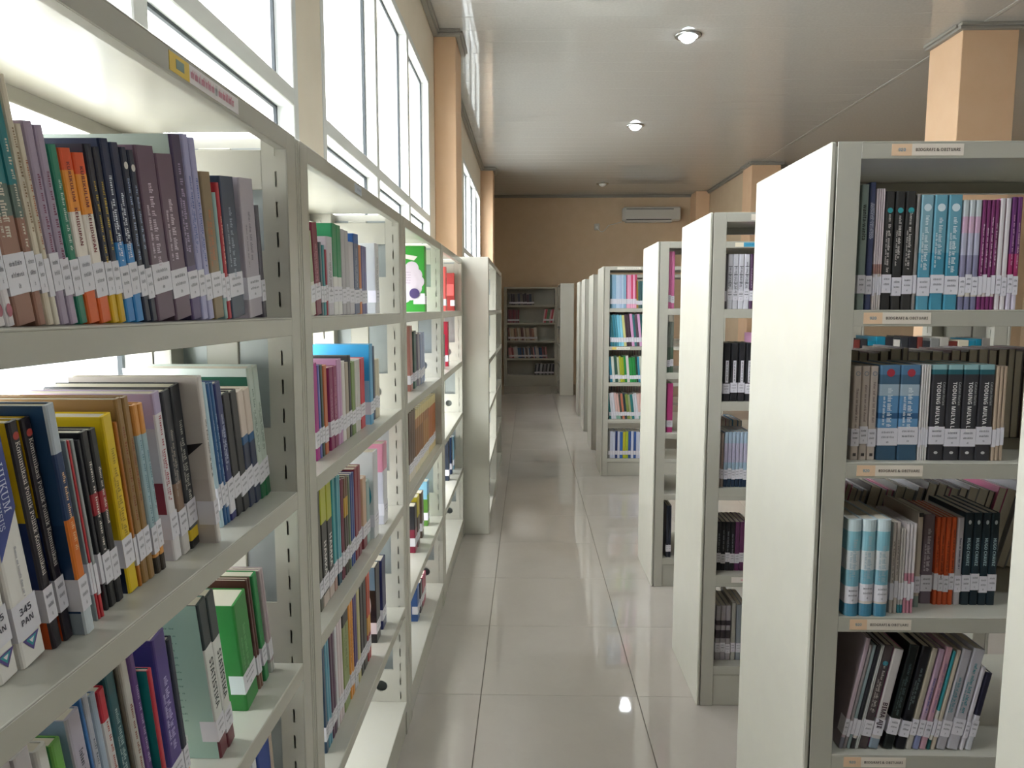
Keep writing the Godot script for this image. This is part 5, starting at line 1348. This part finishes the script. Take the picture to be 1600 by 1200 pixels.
["A",3,0.3073,0.0242,0.225,0.162,-11,0.02,"bcbac4","","","3a8a98",0,"","grey with teal lettering book, seventeenth from left post, fourth shelf, biography bookcase"],
["A",3,0.3331,0.0101,0.186,0.134,-11,0.02,"d0ccd4","","","",0,"","thin pale lilac book, eighteenth from left post, fourth shelf, biography bookcase"],
["A",3,0.3453,0.014,0.173,0.125,-11,0.02,"2a2a3c:.55 d0d0d8:1","","","",0,"","navy and white book, nineteenth from left post, fourth shelf, biography bookcase"],
["B",0,0.0548,0.0082,0.193,0.139,0,0.02,"5a6a66","","","",0,"","thin grey green book, first from left post, top shelf, bookcase right behind biography one"],
["B",0,0.0633,0.0086,0.193,0.139,0,0.02,"6a6668","","","",0,"","thin grey book, second from left post, top shelf, bookcase right behind biography one"],
["B",0,0.0727,0.0195,0.192,0.138,0,0.02,"d2d2da","","","5a5a64",0,"rules","white ruled book, third from left post, top shelf, bookcase right behind biography one"],
["B",0,0.0921,0.0195,0.192,0.138,0,0.02,"d2d2da","","","5a5a64",0,"rules","white ruled book, fourth from left post, top shelf, bookcase right behind biography one"],
["B",0,0.1116,0.0195,0.192,0.138,0,0.02,"d2d2da","","","5a5a64",0,"rules","white ruled book, fifth from left post, top shelf, bookcase right behind biography one"],
["B",0,0.1311,0.0195,0.192,0.138,0,0.02,"d2d2da","","","5a5a64",0,"rules","white ruled book, sixth from left post, top shelf, bookcase right behind biography one"],
["B",0,0.1512,0.0125,0.192,0.138,0,0.02,"5c4460","","","c8b8cc",0,"","deep purple book, seventh from left post, top shelf, bookcase right behind biography one"],
["B",0,0.1637,0.0125,0.192,0.138,0,0.02,"5c4460","","","c8b8cc",0,"","deep purple book, eighth from left post, top shelf, bookcase right behind biography one"],
["B",1,0.0551,0.0114,0.206,0.148,0,0.02,"5a5458","","","",0,"","thin dark grey book, first from left post, second shelf, bookcase right behind biography one"],
["B",1,0.0676,0.0257,0.209,0.15,0,0.02,"2c2d30","","","",0,"strip","black binder-like book, second from left post, second shelf, bookcase right behind biography one"],
["B",1,0.0945,0.0257,0.209,0.15,0,0.02,"2c2d30","","","",0,"strip","black binder-like book, third from left post, second shelf, bookcase right behind biography one"],
["B",1,0.1219,0.024,0.209,0.15,0,0.02,"2c2d30","","","",0,"strip","black binder-like book, fourth from left post, second shelf, bookcase right behind biography one"],
["B",1,0.1476,0.0263,0.209,0.15,0,0.02,"2c2d30","","","",0,"strip","black binder-like book, fifth from left post, second shelf, bookcase right behind biography one"],
["B",2,0.059,0.0104,0.197,0.142,0,0.02,"a89a94","","","a05a50",0,"","brownish grey book, first from left post, third shelf, bookcase right behind biography one"],
["B",2,0.0694,0.0104,0.197,0.142,0,0.02,"a89a94","","","a05a50",0,"","brownish grey book, second from left post, third shelf, bookcase right behind biography one"],
["B",2,0.0809,0.0139,0.202,0.145,0,0.02,"a8bccf:.2 b8b4cc:.55 9fb8cc:.7 dcdce0:.85 2a3a50:1","","","",0,"","pale blue navy-footed book, third from left post, third shelf, bookcase right behind biography one"],
["B",2,0.0948,0.0139,0.202,0.145,0,0.02,"a8bccf:.2 b8b4cc:.55 9fb8cc:.7 dcdce0:.85 2a3a50:1","","","",0,"","pale blue navy-footed book, fourth from left post, third shelf, bookcase right behind biography one"],
["B",2,0.1087,0.0139,0.202,0.145,0,0.02,"a8bccf:.2 b8b4cc:.55 9fb8cc:.7 dcdce0:.85 2a3a50:1","","","",0,"","pale blue navy-footed book, fifth from left post, third shelf, bookcase right behind biography one"],
["B",2,0.1226,0.0139,0.202,0.145,0,0.02,"a8bccf:.2 b8b4cc:.55 9fb8cc:.7 dcdce0:.85 2a3a50:1","","","",0,"","pale blue navy-footed book, sixth from left post, third shelf, bookcase right behind biography one"],
["B",2,0.1365,0.0139,0.202,0.145,0,0.02,"a8bccf:.2 b8b4cc:.55 9fb8cc:.7 dcdce0:.85 2a3a50:1","","","",0,"","pale blue navy-footed book, seventh from left post, third shelf, bookcase right behind biography one"],
["B",2,0.1504,0.0139,0.202,0.145,0,0.02,"a8bccf:.2 b8b4cc:.55 9fb8cc:.7 dcdce0:.85 2a3a50:1","","","",0,"","pale blue navy-footed book, eighth from left post, third shelf, bookcase right behind biography one"],
["B",2,0.1642,0.0139,0.202,0.145,0,0.02,"a8bccf:.2 b8b4cc:.55 9fb8cc:.7 dcdce0:.85 2a3a50:1","","","",0,"","pale blue navy-footed book, ninth from left post, third shelf, bookcase right behind biography one"],
["B",3,0.0715,0.0168,0.186,0.134,0,0.05,"22242a","","","9aa0a8",0,"","black book, first from left post, fourth shelf, bookcase right behind biography one"],
["B",3,0.0883,0.0168,0.186,0.134,0,0.05,"22242a","","","9aa0a8",0,"","black book, second from left post, fourth shelf, bookcase right behind biography one"],
["B",3,0.1051,0.0168,0.186,0.134,0,0.05,"22242a","","","9aa0a8",0,"","black book, third from left post, fourth shelf, bookcase right behind biography one"],
["B",3,0.1219,0.0168,0.186,0.134,0,0.05,"22242a","","","9aa0a8",0,"","black book, fourth from left post, fourth shelf, bookcase right behind biography one"],
["B",3,0.1394,0.0172,0.186,0.134,0,0.05,"6a3a60","","","",0,"","purple book, fifth from left post, fourth shelf, bookcase right behind biography one"],
["B",3,0.1566,0.0172,0.186,0.134,0,0.05,"6a3a60","","","",0,"","purple book, sixth from left post, fourth shelf, bookcase right behind biography one"],
["B",3,0.1738,0.0172,0.186,0.134,0,0.05,"6a3a60","","","",0,"","purple book, seventh from left post, fourth shelf, bookcase right behind biography one"],
["B",4,0.0773,0.019,0.213,0.153,0,0.05,"a8a2a8:.27 3a3038:.36 a8a2a8:.45 3a3038:.6 a8a2a8:1","","","",0,"","grey with dark bands book, first from left post, bottom shelf, bookcase right behind biography one"],
["B",4,0.0963,0.019,0.213,0.153,0,0.05,"a8a2a8:.27 3a3038:.36 a8a2a8:.45 3a3038:.6 a8a2a8:1","","","",0,"","grey with dark bands book, second from left post, bottom shelf, bookcase right behind biography one"],
["B",4,0.1152,0.019,0.213,0.153,0,0.05,"a8a2a8:.27 3a3038:.36 a8a2a8:.45 3a3038:.6 a8a2a8:1","","","",0,"","grey with dark bands book, third from left post, bottom shelf, bookcase right behind biography one"],
["B",4,0.1356,0.0172,0.224,0.161,0,0.05,"a8a69e","","","",0,"","tall pale grey book, fourth from left post, bottom shelf, bookcase right behind biography one"],
["B",4,0.1545,0.0188,0.217,0.157,0,0.05,"9098a0","","","",0,"","blue grey book, fifth from left post, bottom shelf, bookcase right behind biography one"],
["B",4,0.1734,0.0188,0.217,0.157,0,0.05,"9098a0","","","",0,"","blue grey book, sixth from left post, bottom shelf, bookcase right behind biography one"],
["C",0,0.0614,0.0163,0.299,0.2,0,0.02,"d878a8","","","",0,"","pink book, first from left post, top shelf, second bookcase behind biography one"],
["C",0,0.0778,0.0163,0.299,0.2,0,0.02,"d878a8","","","",0,"","pink book, second from left post, top shelf, second bookcase behind biography one"],
["C",1,0.0639,0.0165,0.261,0.188,0,0.02,"7a8078:.5 5a7060:1","","","",0,"","grey green book, first from left post, second shelf, second bookcase behind biography one"],
["C",1,0.0804,0.0165,0.261,0.188,0,0.02,"7a8078:.5 5a7060:1","","","",0,"","grey green book, second from left post, second shelf, second bookcase behind biography one"],
["C",2,0.0677,0.032,0.258,0.186,0,0.02,"c84a8c","","","",0,"","hot pink book, first from left post, third shelf, second bookcase behind biography one"],
["C",4,0.0798,0.0137,0.282,0.2,0,0.02,"2a2c3c","","","",0,"","dark blue book, first from left post, bottom shelf, second bookcase behind biography one"],
["C",4,0.0935,0.0137,0.282,0.2,0,0.02,"2a2c3c","","","",0,"","dark blue book, second from left post, bottom shelf, second bookcase behind biography one"]
]
